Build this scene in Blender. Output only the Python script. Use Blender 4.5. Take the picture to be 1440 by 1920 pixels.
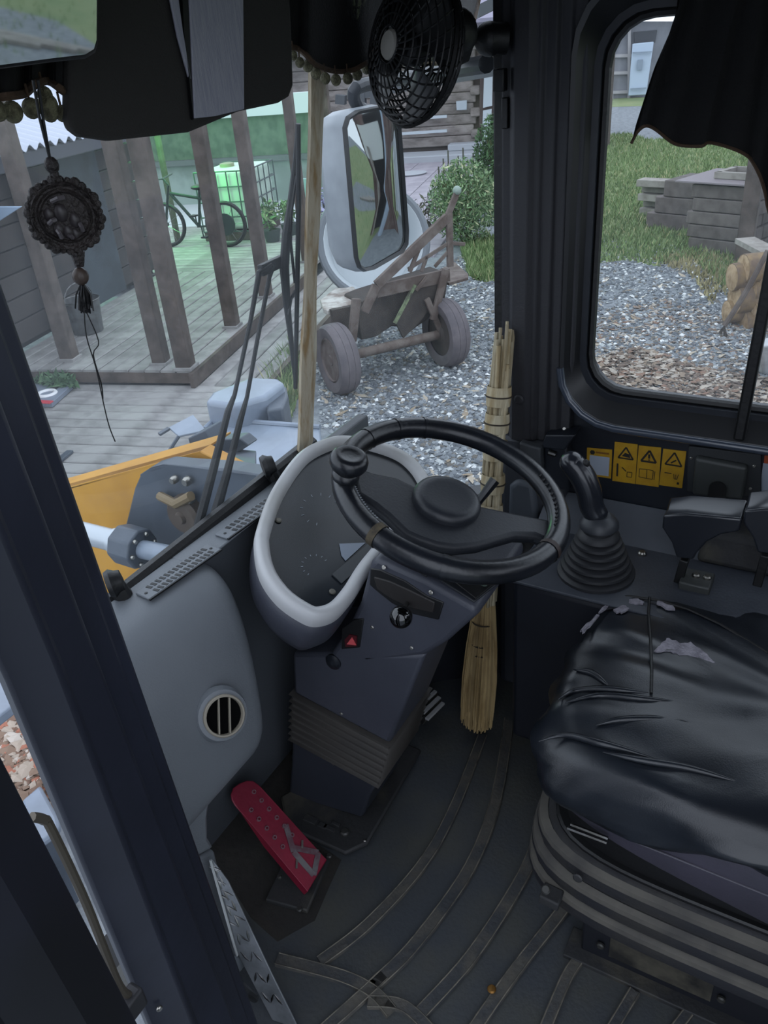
import bpy, bmesh, math, random
import numpy as np
from mathutils import Vector, Matrix
for o in list(bpy.data.objects): bpy.data.objects.remove(o)
S = bpy.context.scene
COL = S.collection
V = Vector
R = math.radians

# ------------------------------------------------------------------ camera
# axes of the place: X to the right of the cab, Y forward, Z up; cab floor z = 0, yard z = -1
CAM = V((0, 0, 1.45)); F = 1500.0
_a, _p, _r = R(58), R(30.4), R(5.0)
def _cab(x, y, z):
    return V((x * math.cos(_a) + y * math.sin(_a), -x * math.sin(_a) + y * math.cos(_a), z))
_fw = V((0, math.cos(_p), -math.sin(_p))); _rt = V((1, 0, 0)); _up = _rt.cross(_fw)
_rt2 = _rt * math.cos(_r) - _up * math.sin(_r); _up2 = _up * math.cos(_r) + _rt * math.sin(_r)
FW, RT, UP = _cab(*_fw), _cab(*_rt2), _cab(*_up2)
cd = bpy.data.cameras.new('camera'); cam = bpy.data.objects.new('camera', cd); COL.objects.link(cam)
cd.sensor_fit = 'HORIZONTAL'; cd.sensor_width = 36; cd.lens = 36 * F / 1440; cd.clip_start = 0.02; cd.clip_end = 400
cam.matrix_world = Matrix(((RT.x, UP.x, -FW.x, CAM.x), (RT.y, UP.y, -FW.y, CAM.y), (RT.z, UP.z, -FW.z, CAM.z), (0, 0, 0, 1)))
S.camera = cam

# ------------------------------------------------------------------ dusk sky, exposure
w = bpy.data.worlds.new('World'); S.world = w; w.use_nodes = True
bg = w.node_tree.nodes['Background']
bg.inputs[0].default_value = (0.79, 0.865, 1.0, 1); bg.inputs[1].default_value = 1.0
S.view_settings.view_transform = 'Standard'; S.view_settings.look = 'None'
S.view_settings.gamma = 1; S.view_settings.use_curve_mapping = False
S.view_settings.exposure = 1.0

# ------------------------------------------------------------------ measuring
def ray(x, y):
    return (FW * F + RT * (x - 720) - UP * (y - 960)).normalized()
def px(x, y, z=None, X=None, Y=None, d=None):
    r = ray(x, y)
    if z is not None: t = (z - CAM.z) / r.z
    elif X is not None: t = (X - CAM.x) / r.x
    elif Y is not None: t = (Y - CAM.y) / r.y
    else: t = d
    return CAM + r * t
def pxp(x, y, p0, n):
    r = ray(x, y); p0 = V(p0); n = V(n)
    return CAM + r * ((p0 - CAM).dot(n) / r.dot(n))

# ------------------------------------------------------------------ materials
def lin(h):
    h = h.lstrip('#'); c = [int(h[i:i + 2], 16) / 255 for i in (0, 2, 4)]
    return tuple(x / 12.92 if x <= .04045 else ((x + .055) / 1.055) ** 2.4 for x in c) + (1,)
MATS = {}
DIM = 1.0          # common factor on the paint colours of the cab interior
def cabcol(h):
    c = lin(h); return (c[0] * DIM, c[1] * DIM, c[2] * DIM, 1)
def M(name, col='#808080', rough=.6, metal=0, col2=None, scale=6, lo=.4, hi=.62, bump=0, bscale=60, spec=.5, coat=0, island=0, rnd=0, stretch=None, detail=4, coords='Object', emit=None, es=1, subsurf=0):
    if name in MATS: return MATS[name]
    m = bpy.data.materials.new(name); m.use_nodes = True; MATS[name] = m
    nt = m.node_tree; N = nt.nodes; L = nt.links; b = N['Principled BSDF']
    b.inputs['Roughness'].default_value = rough; b.inputs['Metallic'].default_value = metal
    b.inputs['Specular IOR Level'].default_value = spec; b.inputs['Coat Weight'].default_value = coat
    b.inputs['Base Color'].default_value = cabcol(col)
    tc = N.new('ShaderNodeTexCoord'); mp = N.new('ShaderNodeMapping'); L.new(tc.outputs[coords], mp.inputs[0])
    if stretch: mp.inputs['Scale'].default_value = stretch
    out = None
    if col2:
        nz = N.new('ShaderNodeTexNoise'); nz.inputs['Scale'].default_value = scale; nz.inputs['Detail'].default_value = detail
        nz.inputs['Roughness'].default_value = .62
        L.new(mp.outputs[0], nz.inputs[0])
        cr = N.new('ShaderNodeValToRGB'); cr.color_ramp.elements[0].position = lo; cr.color_ramp.elements[1].position = hi
        cr.color_ramp.elements[0].color = cabcol(col); cr.color_ramp.elements[1].color = cabcol(col2)
        L.new(nz.outputs[0], cr.inputs[0]); out = cr.outputs[0]
    if island or rnd:
        if island:
            g = N.new('ShaderNodeNewGeometry'); src = g.outputs['Random Per Island']; amt = island
        else:
            g = N.new('ShaderNodeObjectInfo'); src = g.outputs['Random']; amt = rnd
        mr = N.new('ShaderNodeMapRange'); mr.inputs[3].default_value = 1 - amt; mr.inputs[4].default_value = 1 + amt
        L.new(src, mr.inputs[0])
        hs = N.new('ShaderNodeHueSaturation'); L.new(mr.outputs[0], hs.inputs['Value'])
        if out is not None: L.new(out, hs.inputs['Color'])
        else: hs.inputs['Color'].default_value = cabcol(col)
        out = hs.outputs[0]
    if out is not None: L.new(out, b.inputs['Base Color'])
    if bump:
        n2 = N.new('ShaderNodeTexNoise'); n2.inputs['Scale'].default_value = bscale; n2.inputs['Detail'].default_value = 3
        L.new(mp.outputs[0], n2.inputs[0])
        bp = N.new('ShaderNodeBump'); bp.inputs['Strength'].default_value = bump; bp.inputs['Distance'].default_value = .01
        L.new(n2.outputs[0], bp.inputs['Height']); L.new(bp.outputs[0], b.inputs['Normal'])
    if emit:
        b.inputs['Emission Color'].default_value = lin(emit); b.inputs['Emission Strength'].default_value = es
    return m
def glass_mat(name, dirt_lo=.02, dirt_hi=.12, tint='#d8e0e6', gl=.05, scale=3.0):
    if name in MATS: return MATS[name]
    m = bpy.data.materials.new(name); m.use_nodes = True; MATS[name] = m
    nt = m.node_tree; N = nt.nodes; L = nt.links; N.remove(N['Principled BSDF'])
    tr = N.new('ShaderNodeBsdfTransparent'); tr.inputs[0].default_value = lin('#f4f8f8')
    gs = N.new('ShaderNodeBsdfGlossy'); gs.inputs['Roughness'].default_value = .02
    df = N.new('ShaderNodeBsdfTranslucent'); df.inputs[0].default_value = lin(tint)
    lw0 = N.new('ShaderNodeLayerWeight'); lw0.inputs[0].default_value = .5
    pw = N.new('ShaderNodeMath'); pw.operation = 'POWER'; pw.inputs[1].default_value = 4; L.new(lw0.outputs['Facing'], pw.inputs[0])
    lw = N.new('ShaderNodeMath'); lw.operation = 'MULTIPLY_ADD'; lw.inputs[1].default_value = .55; lw.inputs[2].default_value = .025; L.new(pw.outputs[0], lw.inputs[0])
    m1 = N.new('ShaderNodeMixShader'); m2 = N.new('ShaderNodeMixShader')
    L.new(lw.outputs[0], m1.inputs[0]); L.new(tr.outputs[0], m1.inputs[1]); L.new(gs.outputs[0], m1.inputs[2])
    tc = N.new('ShaderNodeTexCoord'); nz = N.new('ShaderNodeTexNoise'); nz.inputs['Scale'].default_value = scale; nz.inputs['Detail'].default_value = 6
    L.new(tc.outputs['Object'], nz.inputs[0])
    mr = N.new('ShaderNodeMapRange'); mr.inputs[1].default_value = .35; mr.inputs[2].default_value = .7
    mr.inputs[3].default_value = dirt_lo; mr.inputs[4].default_value = dirt_hi
    L.new(nz.outputs[0], mr.inputs[0]); L.new(mr.outputs[0], m2.inputs[0])
    L.new(m1.outputs[0], m2.inputs[1]); L.new(df.outputs[0], m2.inputs[2])
    L.new(m2.outputs[0], N['Material Output'].inputs[0])
    return m

# ------------------------------------------------------------------ mesh builder
def basis(d):
    d = d.normalized(); a = V((0, 0, 1)) if abs(d.z) < .9 else V((1, 0, 0))
    u = d.cross(a).normalized(); return u, d.cross(u).normalized()
class MB:
    def __init__(s): s.v = []; s.f = []
    def add(s, vs, fs):
        k = len(s.v); s.v += [tuple(q) for q in vs]; s.f += [tuple(i + k for i in f) for f in fs]; return s
    def box(s, c, size, m=None):
        c = V(c); h = [x / 2 for x in size]
        vs = [V((sx * h[0], sy * h[1], sz * h[2])) for sx in (-1, 1) for sy in (-1, 1) for sz in (-1, 1)]
        if m is not None: vs = [m @ q for q in vs]
        return s.add([c + q for q in vs], [(0, 1, 3, 2), (4, 6, 7, 5), (0, 4, 5, 1), (2, 3, 7, 6), (0, 2, 6, 4), (1, 5, 7, 3)])
    def bar(s, a, b, wx, wy, up=(0, 0, 1)):
        a, b = V(a), V(b); d = (b - a).normalized(); u = d.cross(V(up))
        if u.length < 1e-4: u = d.cross(V((0, 1, 0)))
        u.normalize(); n = u.cross(d).normalized(); u = u * wx / 2; n = n * wy / 2
        return s.loft([[a - u - n, a + u - n, a + u + n, a - u + n], [b - u - n, b + u - n, b + u + n, b - u + n]])
    def loft(s, rings, cap=True, closed=True):
        n = len(rings[0]); vs = [q for r in rings for q in r]; fs = []
        for i in range(len(rings) - 1):
            for j in range(n if closed else n - 1):
                k = (j + 1) % n
                fs.append((i * n + j, i * n + k, (i + 1) * n + k, (i + 1) * n + j))
        if cap and closed: fs += [tuple(range(n - 1, -1, -1)), tuple(range((len(rings) - 1) * n, len(rings) * n))]
        return s.add(vs, fs)
    def tube(s, pts, r, n=10, cap=True, loop=False):
        pts = [V(q) for q in pts]; m = len(pts); rings = []; u = None
        for i, q in enumerate(pts):
            if loop: d = pts[(i + 1) % m] - pts[i - 1]
            else: d = pts[min(i + 1, m - 1)] - pts[max(i - 1, 0)]
            d.normalize()
            if u is None: u = basis(d)[0]
            else: u = (u - d * u.dot(d)).normalized()
            w_ = d.cross(u); rr = r[i] if isinstance(r, (list, tuple)) else r
            rings.append([q + (u * math.cos(t) + w_ * math.sin(t)) * rr for t in (2 * math.pi * k / n for k in range(n))])
        if loop: rings.append(rings[0]); return s.loft(rings, cap=False)
        return s.loft(rings, cap)
    def lathe(s, prof, o, axis=(0, 0, 1), n=24, cap=True):
        o = V(o); d = V(axis).normalized(); u, w_ = basis(d)
        return s.loft([[o + d * h + (u * math.cos(t) + w_ * math.sin(t)) * max(r, 1e-4) for t in (2 * math.pi * k / n for k in range(n))] for r, h in prof], cap)
    def ball(s, c, r, sc=(1, 1, 1), n=12):
        c = V(c)
        return s.loft([[c + V((math.cos(t) * math.sin(p) * r * sc[0], math.sin(t) * math.sin(p) * r * sc[1], -math.cos(p) * r * sc[2])) for t in (2 * math.pi * k / n for k in range(n))] for p in [max(.03, min(math.pi - .03, math.pi * i / (n // 2 + 1))) for i in range(n // 2 + 2)]])
    def prism(s, poly, vec):
        vec = V(vec); return s.loft([[V(q) for q in poly], [V(q) + vec for q in poly]])
    def grid(s, fn, nu, nv, thick=None):
        vs = [V(fn(i / nu, j / nv)) for i in range(nu + 1) for j in range(nv + 1)]
        fs = [(i * (nv + 1) + j, (i + 1) * (nv + 1) + j, (i + 1) * (nv + 1) + j + 1, i * (nv + 1) + j + 1) for i in range(nu) for j in range(nv)]
        if thick is not None:
            t = V(thick); k = len(vs)
            vs2 = [q + t for q in vs]; fs2 = [tuple(k + x for x in reversed(f)) for f in fs]
            edge = [i * (nv + 1) for i in range(nu + 1)] + [nu * (nv + 1) + j for j in range(1, nv + 1)] + [i * (nv + 1) + nv for i in range(nu - 1, -1, -1)] + [j for j in range(nv - 1, 0, -1)]
            side = [(edge[a], edge[(a + 1) % len(edge)], k + edge[(a + 1) % len(edge)], k + edge[a]) for a in range(len(edge))]
            return s.add(vs + vs2, fs + fs2 + side)
        return s.add(vs, fs)
    def build(s, name, mat, parent=None, smooth=35, bevel=0, seg=2, recalc=True):
        me = bpy.data.meshes.new(name); me.from_pydata(s.v, [], s.f)
        if recalc:
            bm = bmesh.new(); bm.from_mesh(me); bmesh.ops.recalc_face_normals(bm, faces=bm.faces); bm.to_mesh(me); bm.free()
        me.materials.append(mat)
        if smooth: me.shade_smooth(); me.set_sharp_from_angle(angle=R(smooth))
        o = bpy.data.objects.new(name, me); COL.objects.link(o)
        if bevel:
            b = o.modifiers.new('b', 'BEVEL'); b.width = bevel; b.segments = seg; b.limit_method = 'ANGLE'; b.angle_limit = R(40); b.harden_normals = False
        if parent is not None: attach(o, parent)
        return o
def wloc(p):
    t = V(p.location); q = p.parent
    while q is not None: t = t + V(q.location); q = q.parent
    return t
def attach(o, p):
    o.parent = p
    o.location = V(o.location) - wloc(p)          # meshes are written in world coordinates
def thing(name, label, cat, loc=(0, 0, 0), group=None):
    o = bpy.data.objects.new(name, None); COL.objects.link(o); o.location = loc; o.empty_display_size = .05
    o['label'] = label; o['category'] = cat
    if group: o['group'] = group
    return o
def tag(o, label, cat, group=None, kind=None):
    if label: o['label'] = label
    if cat: o['category'] = cat
    if group: o['group'] = group
    if kind: o['kind'] = kind
    return o
def struct(o, label=None):
    o['kind'] = 'structure'
    if label: o['label'] = label
    return o
def sempty(name, label=None, loc=(0, 0, 0)):
    o = bpy.data.objects.new(name, None); COL.objects.link(o); o.location = loc; return struct(o, label)
def copy_tree(o, parent=None):
    c = o.copy(); COL.objects.link(c); c.parent = parent
    for ch in list(o.children): copy_tree(ch, c)
    return c
def text(name, body, size, o, ux, uy, mat, parent, lift=.0006, align='CENTER'):
    cu = bpy.data.curves.new(name, 'FONT'); cu.body = body; cu.size = size; cu.align_x = align; cu.align_y = 'CENTER'; cu.extrude = .0002
    ob = bpy.data.objects.new(name, cu); COL.objects.link(ob); cu.materials.append(mat)
    ux = V(ux).normalized(); uy = V(uy).normalized(); n = ux.cross(uy); o = V(o) + n * lift
    mw = Matrix(((ux.x, uy.x, n.x, o.x), (ux.y, uy.y, n.y, o.y), (ux.z, uy.z, n.z, o.z), (0, 0, 0, 1)))
    dg = bpy.context.evaluated_depsgraph_get(); me = bpy.data.meshes.new_from_object(ob.evaluated_get(dg))
    bpy.data.objects.remove(ob); me.transform(mw); o2 = bpy.data.objects.new(name, me); COL.objects.link(o2)
    if parent is not None: attach(o2, parent)
    return o2
def bolt(c, n, r, parent, mat, h=None, name='bolt'):
    h = h or r * .7
    return MB().lathe([(r, 0), (r, h * .6), (r * .7, h), (0.0003, h)], c, n, 10).build(name, mat, parent)
def rrect(x0, x1, y0, y1, r, k=5):
    out = []
    for cx, cy, a0 in ((x1 - r, y1 - r, 0), (x0 + r, y1 - r, 90), (x0 + r, y0 + r, 180), (x1 - r, y0 + r, 270)):
        for i in range(k + 1):
            a = R(a0 + 90 * i / k); out.append((cx + r * math.cos(a), cy + r * math.sin(a)))
    return out
def smoothpts(pts, k=6, loop=False):
    pts = [V(q) for q in pts]; n = len(pts); out = []
    for i in range(n if loop else n - 1):
        p0 = pts[(i - 1) % n] if loop or i > 0 else pts[i]; p1 = pts[i]; p2 = pts[(i + 1) % n]
        p3 = pts[(i + 2) % n] if loop or i + 2 < n else pts[min(i + 1, n - 1)]
        for j in range(k):
            t = j / k
            out.append(.5 * ((2 * p1) + (p2 - p0) * t + (2 * p0 - 5 * p1 + 4 * p2 - p3) * t * t + (3 * p1 - p0 - 3 * p2 + p3) * t ** 3))
    if not loop: out.append(pts[-1])
    return out
# ================================================================== CAB: structure
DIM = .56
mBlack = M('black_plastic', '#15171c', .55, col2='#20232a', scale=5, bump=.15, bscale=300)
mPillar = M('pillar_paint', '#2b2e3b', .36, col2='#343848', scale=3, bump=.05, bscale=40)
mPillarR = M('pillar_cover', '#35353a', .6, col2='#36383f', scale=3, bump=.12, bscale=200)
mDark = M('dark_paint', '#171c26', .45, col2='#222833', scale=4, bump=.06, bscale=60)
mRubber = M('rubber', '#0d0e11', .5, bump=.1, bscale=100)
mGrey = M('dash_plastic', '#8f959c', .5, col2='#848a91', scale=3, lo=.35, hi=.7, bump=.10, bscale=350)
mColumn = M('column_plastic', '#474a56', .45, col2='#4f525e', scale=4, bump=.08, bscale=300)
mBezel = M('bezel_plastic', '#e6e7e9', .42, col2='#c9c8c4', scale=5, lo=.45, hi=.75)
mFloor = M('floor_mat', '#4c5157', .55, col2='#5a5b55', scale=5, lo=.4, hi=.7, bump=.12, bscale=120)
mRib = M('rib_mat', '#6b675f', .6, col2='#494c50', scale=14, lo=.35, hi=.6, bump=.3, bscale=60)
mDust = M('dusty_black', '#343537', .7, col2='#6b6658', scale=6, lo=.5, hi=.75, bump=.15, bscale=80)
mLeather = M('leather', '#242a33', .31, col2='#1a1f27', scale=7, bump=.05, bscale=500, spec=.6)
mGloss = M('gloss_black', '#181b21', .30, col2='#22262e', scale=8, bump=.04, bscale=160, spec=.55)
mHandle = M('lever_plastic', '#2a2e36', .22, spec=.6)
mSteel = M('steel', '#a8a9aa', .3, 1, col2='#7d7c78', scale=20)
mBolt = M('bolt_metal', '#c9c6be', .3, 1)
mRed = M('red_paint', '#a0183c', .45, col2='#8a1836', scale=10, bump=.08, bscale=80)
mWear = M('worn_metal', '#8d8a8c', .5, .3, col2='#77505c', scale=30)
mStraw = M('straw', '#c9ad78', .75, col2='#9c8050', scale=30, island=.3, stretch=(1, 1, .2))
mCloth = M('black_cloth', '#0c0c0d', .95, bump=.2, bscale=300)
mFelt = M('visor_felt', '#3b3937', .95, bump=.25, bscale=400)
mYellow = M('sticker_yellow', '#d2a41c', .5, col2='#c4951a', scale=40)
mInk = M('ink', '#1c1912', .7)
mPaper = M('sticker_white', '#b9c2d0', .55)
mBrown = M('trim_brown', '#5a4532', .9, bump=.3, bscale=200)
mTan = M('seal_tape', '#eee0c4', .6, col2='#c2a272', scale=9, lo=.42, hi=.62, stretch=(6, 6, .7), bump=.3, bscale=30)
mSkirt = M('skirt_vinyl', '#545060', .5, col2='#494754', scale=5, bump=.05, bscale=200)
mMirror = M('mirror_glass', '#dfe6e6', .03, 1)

struct(MB().box((.985, .16, -.02), (1.13, 1.72, .04)).build('floor', M('floor_steel', '#202225', .7), smooth=0), 'dark steel cab floor')
struct(MB().box((.985, .1, 1.70), (1.20, 1.75, .06)).build('ceiling', M('roof_lining', '#232427', .9), smooth=0, bevel=.02), 'dark cab roof lining')

# left front pillar: right edge seen from (0,530) to (480,1920)
b0 = px(480, 1920, Y=.62); t0 = px(205, 1135, Y=.62)
def along(z): return b0.x + (t0.x - b0.x) * (z - b0.z) / (t0.z - b0.z)
def prof_l(z):
    x = along(z); k_ = 1 - .13 * min(1, max(0, (z - .35) / .65))
    return [V((x, .62, z)), V((x + .006, .66, z)), V((x - .03, .72, z)), V((x - .09 * k_, .72, z)), V((x - .132 * k_, .655, z)), V((x - .165 * k_, .60, z)), V((x - .178 * k_, .566, z)),
            V((x - .135 * k_, .545, z)), V((x - .125 * k_, .552, z)), V((x - .07, .562, z)), V((x - .062, .575, z)), V((x - .035, .585, z)), V((x - .028, .597, z)), V((x - .008, .602, z))]
p = MB().loft([prof_l(z) for z in (-.45, .1, .35, .6, .8, 1.0, 1.7)]).build('trim_1', mPillar, smooth=20, bevel=.004)
struct(p, 'dark navy steel door pillar at the left')
for z, yy in ((.48, .556), (.36, .556)):
    bolt((along(z) - .16, yy - .002, z), (-.2, -1, 0), .004, p, mBolt)

# right front pillar cover
def prof_r(z):
    return [V((1.56, .625, z)), V((1.49, .612, z)), V((1.478, .604, z)), V((1.478, .588, z)), V((1.462, .582, z)), V((1.452, .572, z)), V((1.452, .545, z)), V((1.462, .535, z)), V((1.462, .528, z)), V((1.47, .522, z)),
            V((1.47, .505, z)), V((1.478, .500, z)), V((1.478, .484, z)), V((1.484, .478, z)), V((1.484, .458, z)), V((1.52, .45, z)), V((1.56, .45, z))]
pr = MB().loft([prof_r(z) for z in (.70, 1.2, 1.72)]).build('trim_2', mPillarR, smooth=15, bevel=.002)
struct(pr, 'dark ribbed plastic cover of the right front pillar')
MB().box((1.497, .613, 1.2), (.03, .022, 1.1)).build('rubber_strip', mRubber, pr, bevel=.004)
bolt((1.452, .556, .795), (-1, 0, 0), .011, pr, mPillarR, .006, 'cap')
low = MB().prism([V((1.47, .61, 0)), V((1.56, .61, 0)), V((1.56, .45, 0)), V((1.475, .46, 0)), V((1.46, .52, 0)), V((1.46, .59, 0))], (0, 0, .70)).build('lower_cover', M('lower_cover', '#3a3e47', .6), pr, smooth=20, bevel=.008)

# right wall with a rounded window opening, frame and panes
Y0, Y1, Z0, Z1 = -.70, .437, .806, 1.462
op = rrect(Y0, Y1, Z0, Z1, .075); ou = rrect(-.95, .60, 0, 1.72, .001)
def ringpair(a, b, xa, xb, mb):
    n = len(a); mb.add([V((xa, q[0], q[1])) for q in a] + [V((xb, q[0], q[1])) for q in b], [(i, (i + 1) % n, n + (i + 1) % n, n + i) for i in range(n)])
m = MB(); ringpair(ou, op, 1.50, 1.50, m); ringpair(ou, op, 1.56, 1.56, m); ringpair(op, op, 1.50, 1.56, m); ringpair(ou, ou, 1.50, 1.56, m)
wr = m.build('wall_right', mDark, smooth=30); struct(wr, 'dark painted right side panel of the cab')
w3 = sempty('window_3', 'right side cab window with rounded corners')
op2 = rrect(Y0 - .012, Y1 + .012, Z0 - .012, Z1 + .012, .085); fr = rrect(Y0 - .045, Y1 + .035, Z0 - .047, Z1 + .05, .11); fr2 = rrect(Y0 - .052, Y1 + .042, Z0 - .056, Z1 + .06, .115)
m = MB(); ringpair(fr2, fr2, 1.501, 1.470, m); ringpair(fr2, fr, 1.470, 1.474, m); ringpair(fr, op2, 1.474, 1.50, m); ringpair(op2, op, 1.50, 1.53, m); m.build('frame', M('frame_paint', '#0d1015', .35, spec=.6), w3, smooth=50)
gk = [V((1.518, q[0], q[1])) for q in rrect(Y0 + .004, Y1 - .004, Z0 + .004, Z1 - .004, .075)]
MB().tube(gk, .009, 8, loop=True).build('gasket', mRubber, w3)
MB().tube([V((1.472, q[0], q[1])) for q in fr2 if q[1] < .90], .008, 12).build('frame_edge', M('edge_glint', '#4a5260', .18, spec=.8), w3, smooth=60)  # edge coloured paler than the frame to paint in the sky glint along the sill
pb, pt = px(1386, 822, X=1.462), px(1440, 540, X=1.462)
pt2 = pb + (pt - pb) * 2.2
MB().bar(pb, pt2, .02, .024, (1, 0, 0)).build('divider_bar', mRubber, w3, bevel=.004)
MB().grid(lambda u, v: (1.525, Y0 + u * (Y1 - Y0), Z0 + v * (Z1 - Z0)), 1, 1).build('pane', glass_mat('glass_side', .015, .06), w3)

m = MB(); m.box((.425, -.66, .84), (.04, .58, 1.72)); m.box((.425, -.16, 1.64), (.05, 1.56, .16)); struct(m.build('wall_left_blocker', mDark, smooth=0), 'left cab wall behind and above the door opening, added unseen to block sky light')  # out of view; added to keep high sky light off the right pillar
# things on the right wall: latch block, bracket, plate with a slot, stickers
lt = thing('window_latch', 'grey plastic window latch block and dark striker bracket on the pillar', 'latch', (1.47, .49, .66))
MB().prism([px(980, 822, X=1.455), px(1020, 833, X=1.455), px(1022, 872, X=1.455), px(984, 868, X=1.455)], (-.022, 0, 0)).build('latch_block', M('latch_grey', '#41454a', .6), lt, bevel=.004)
MB().prism([px(1030, 822, X=1.49), px(1072, 822, X=1.49), px(1078, 905, X=1.49), px(1030, 905, X=1.49)], (-.035, 0, 0)).build('bracket', mDark, lt, bevel=.004)
MB().prism([px(1036, 798, X=1.497), px(1092, 798, X=1.497), px(1072, 826, X=1.497), px(1028, 823, X=1.497)], (-.045, 0, -.002)).build('bracket_top', mDark, lt, bevel=.003)
MB().lathe([(.0065, -.008), (.0065, .008)], px(1036, 850, X=1.45), (0, 1, .2), 10).build('striker_pin', mSteel, lt)
bolt(px(1058, 804, X=1.452), (-1, 0, .6), .004, lt, mBolt)

pl = thing('slotted_plate', 'grey plastic cover plate with arched slot on the right wall', 'plate', (1.49, .17, .66))
MB().prism([px(1292, 834, X=1.498), px(1428, 850, X=1.498), px(1428, 930, X=1.498), px(1288, 920, X=1.498)], (-.006, 0, 0)).build('flange', M('plate_grey', '#33373a', .6), pl, bevel=.002)
MB().prism([px(1306, 850, X=1.493), px(1404, 868, X=1.493), px(1396, 930, X=1.493), px(1300, 920, X=1.493)], (-.014, 0, -.004)).build('raised_cover', M('plate_grey2', '#434746', .5), pl, bevel=.006, seg=3)
m = MB(); c = px(1346, 916, X=1.476); m.prism([c + V((0, .016 * math.cos(a), .016 * math.sin(a))) for a in [math.pi * k / 8 for k in range(9)]] + [c + V((0, -.016, -.02)), c + V((0, .016, -.02))], (-.003, 0, 0)); m.build('slot', mRubber, pl)
for q in ((1296, 859), (1414, 874), (1407, 916)): bolt(px(*q, X=1.491), (-1, 0, 0), .003, pl, mBolt)

def sticker(quad, label, mat, X=1.499, grp=None):
    t = thing('warning_sticker', label, 'sticker', px(*quad[3], X=X), grp)
    MB().prism([px(*q, X=X) for q in quad], (-.001, 0, 0)).build('backing', mat, t, smooth=0); return t
XS = 1.4975
def strip(t, a, b, wd, name='print_line', mat=None):
    MB().bar(px(*a, X=XS), px(*b, X=XS), wd, .0004, (1, 0, 0)).build(name, mat or mInk, t, smooth=0)
def tri(t, pts, wd=.0032):
    for i in range(3): strip(t, pts[i], pts[(i + 1) % 3], wd, 'triangle_edge')
s1 = sticker([(1101, 839), (1148, 843), (1146, 897), (1099, 890)], 'yellow sticker with white text panel, behind the joystick', mYellow)
MB().prism([px(*q, X=XS) for q in ((1106, 853), (1143, 858), (1141, 893), (1104, 888))], (-.0004, 0, 0)).build('text_panel', mPaper, s1, smooth=0)
for k in range(5): strip(s1, (1109, 859 + k * 6.3), (1138 - (k % 2) * 6, 862.6 + k * 6.3), .0018, 'print_line', M('ink_grey', '#6b7280', .7))
MB().lathe([(.0055, 0), (.0055, .0006)], px(1111, 848, X=XS), (-1, 0, 0), 6).build('emblem', mInk, s1)
strip(s1, (1117, 848), (1142, 851), .004, 'print_line', M('ink_orange', '#8a5a10', .7))
s2 = sticker([(1153, 828), (1196, 833), (1191, 907), (1148, 901)], 'yellow warning sticker with boom diagram, left of the three', mYellow)
tri(s2, [(1174, 839), (1187, 862), (1159, 858)])
MB().prism([px(*q, X=XS) for q in ((1166, 855), (1172, 849), (1180, 852), (1182, 859))], (-.0004, 0, 0)).build('hand_symbol', mInk, s2, smooth=0)
strip(s2, (1158, 869), (1157, 893), .0035); strip(s2, (1166, 876), (1174, 884), .002)
for a, b in (((1176, 885), (1185, 886)), ((1185, 886), (1184, 895)), ((1184, 895), (1175, 894)), ((1175, 894), (1176, 885))): strip(s2, a, b, .0012)
s3 = sticker([(1198, 835), (1240, 839), (1235, 913), (1192, 907)], 'yellow warning sticker with exclamation mark and open book, middle of the three', mYellow)
tri(s3, [(1218, 845), (1230, 868), (1202, 864)], .004); strip(s3, (1217.5, 852), (1217, 860), .004, 'exclamation'); strip(s3, (1217, 861.5), (1217, 863.5), .0035, 'exclamation')
for a, b in (((1199, 879), (1198, 894)), ((1199, 879), (1213, 880)), ((1198, 894), (1212, 897)), ((1213, 880), (1212, 897)), ((1214, 880), (1225, 883)), ((1225, 883), (1223, 899)), ((1212, 897), (1223, 899)), ((1228, 884), (1226, 900))): strip(s3, a, b, .0012)
s4 = sticker([(1244, 841), (1287, 846), (1279, 915), (1236, 909)], 'yellow warning sticker with crush diagram, right of the three', mYellow)
tri(s4, [(1265, 849), (1278, 875), (1247, 870)]); strip(s4, (1258, 868), (1268, 863), .003); strip(s4, (1246, 886), (1259, 888), .0018)
for a, b in (((1263, 889), (1264, 898)), ((1272, 890), (1269, 899)), ((1264, 898), (1269, 899)), ((1267, 890), (1267, 898))): strip(s4, a, b, .0012)
strip(s4, (1269, 906), (1273, 907), .005, 'corner_mark')
s5 = sticker([(1431, 868), (1475, 874), (1468, 925), (1424, 920)], 'white paper sticker with orange top band at the wall edge', mPaper, 1.497)
MB().prism([px(*q, X=XS) for q in ((1434, 852), (1476, 858), (1475, 874), (1432, 868))], (-.0008, 0, 0)).build('orange_band', M('orange_band', '#c0562a', .6), s5, smooth=0)
for k in range(3): strip(s5, (1430, 905 + k * 5), (1462, 908 + k * 5), .001)

# windscreen, corner glass, tan tape, rubber seal
def wsY(z): return .955 - .188 * (z - .70)
wx = 1.222
w1 = sempty('window_1', 'front windscreen of the cab, slightly dirty')
MB().grid(lambda u, v: (.40 + u * (wx - .40), wsY(.70 + v * .95), .70 + v * .95), 6, 6).build('pane', glass_mat('glass_front', .012, .07), w1)
sl = px(195, 1142, Y=.957); sr = px(575, 838, Y=.957)
sd = (sr - sl).normalized()
MB().tube([sl - sd * .15, sl, sr, sr + sd * .02], .017, 10).build('rubber_seal', mRubber, w1)
def tape(u, v):
    z = .63 + v * .99; wd = .0185 + .003 * math.sin(v * 9) + .002 * math.sin(v * 23 + 1) + .006 * (1 - v)
    return (wx + (u - .45) * 2 * wd, wsY(z) - .006 - .005 * math.sin(u * math.pi) , z)
MB().grid(tape, 6, 60, (0, .006, 0)).build('sealing_tape', mTan, w1)
w2 = sempty('window_2', 'corner glass between windscreen and right pillar')
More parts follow.
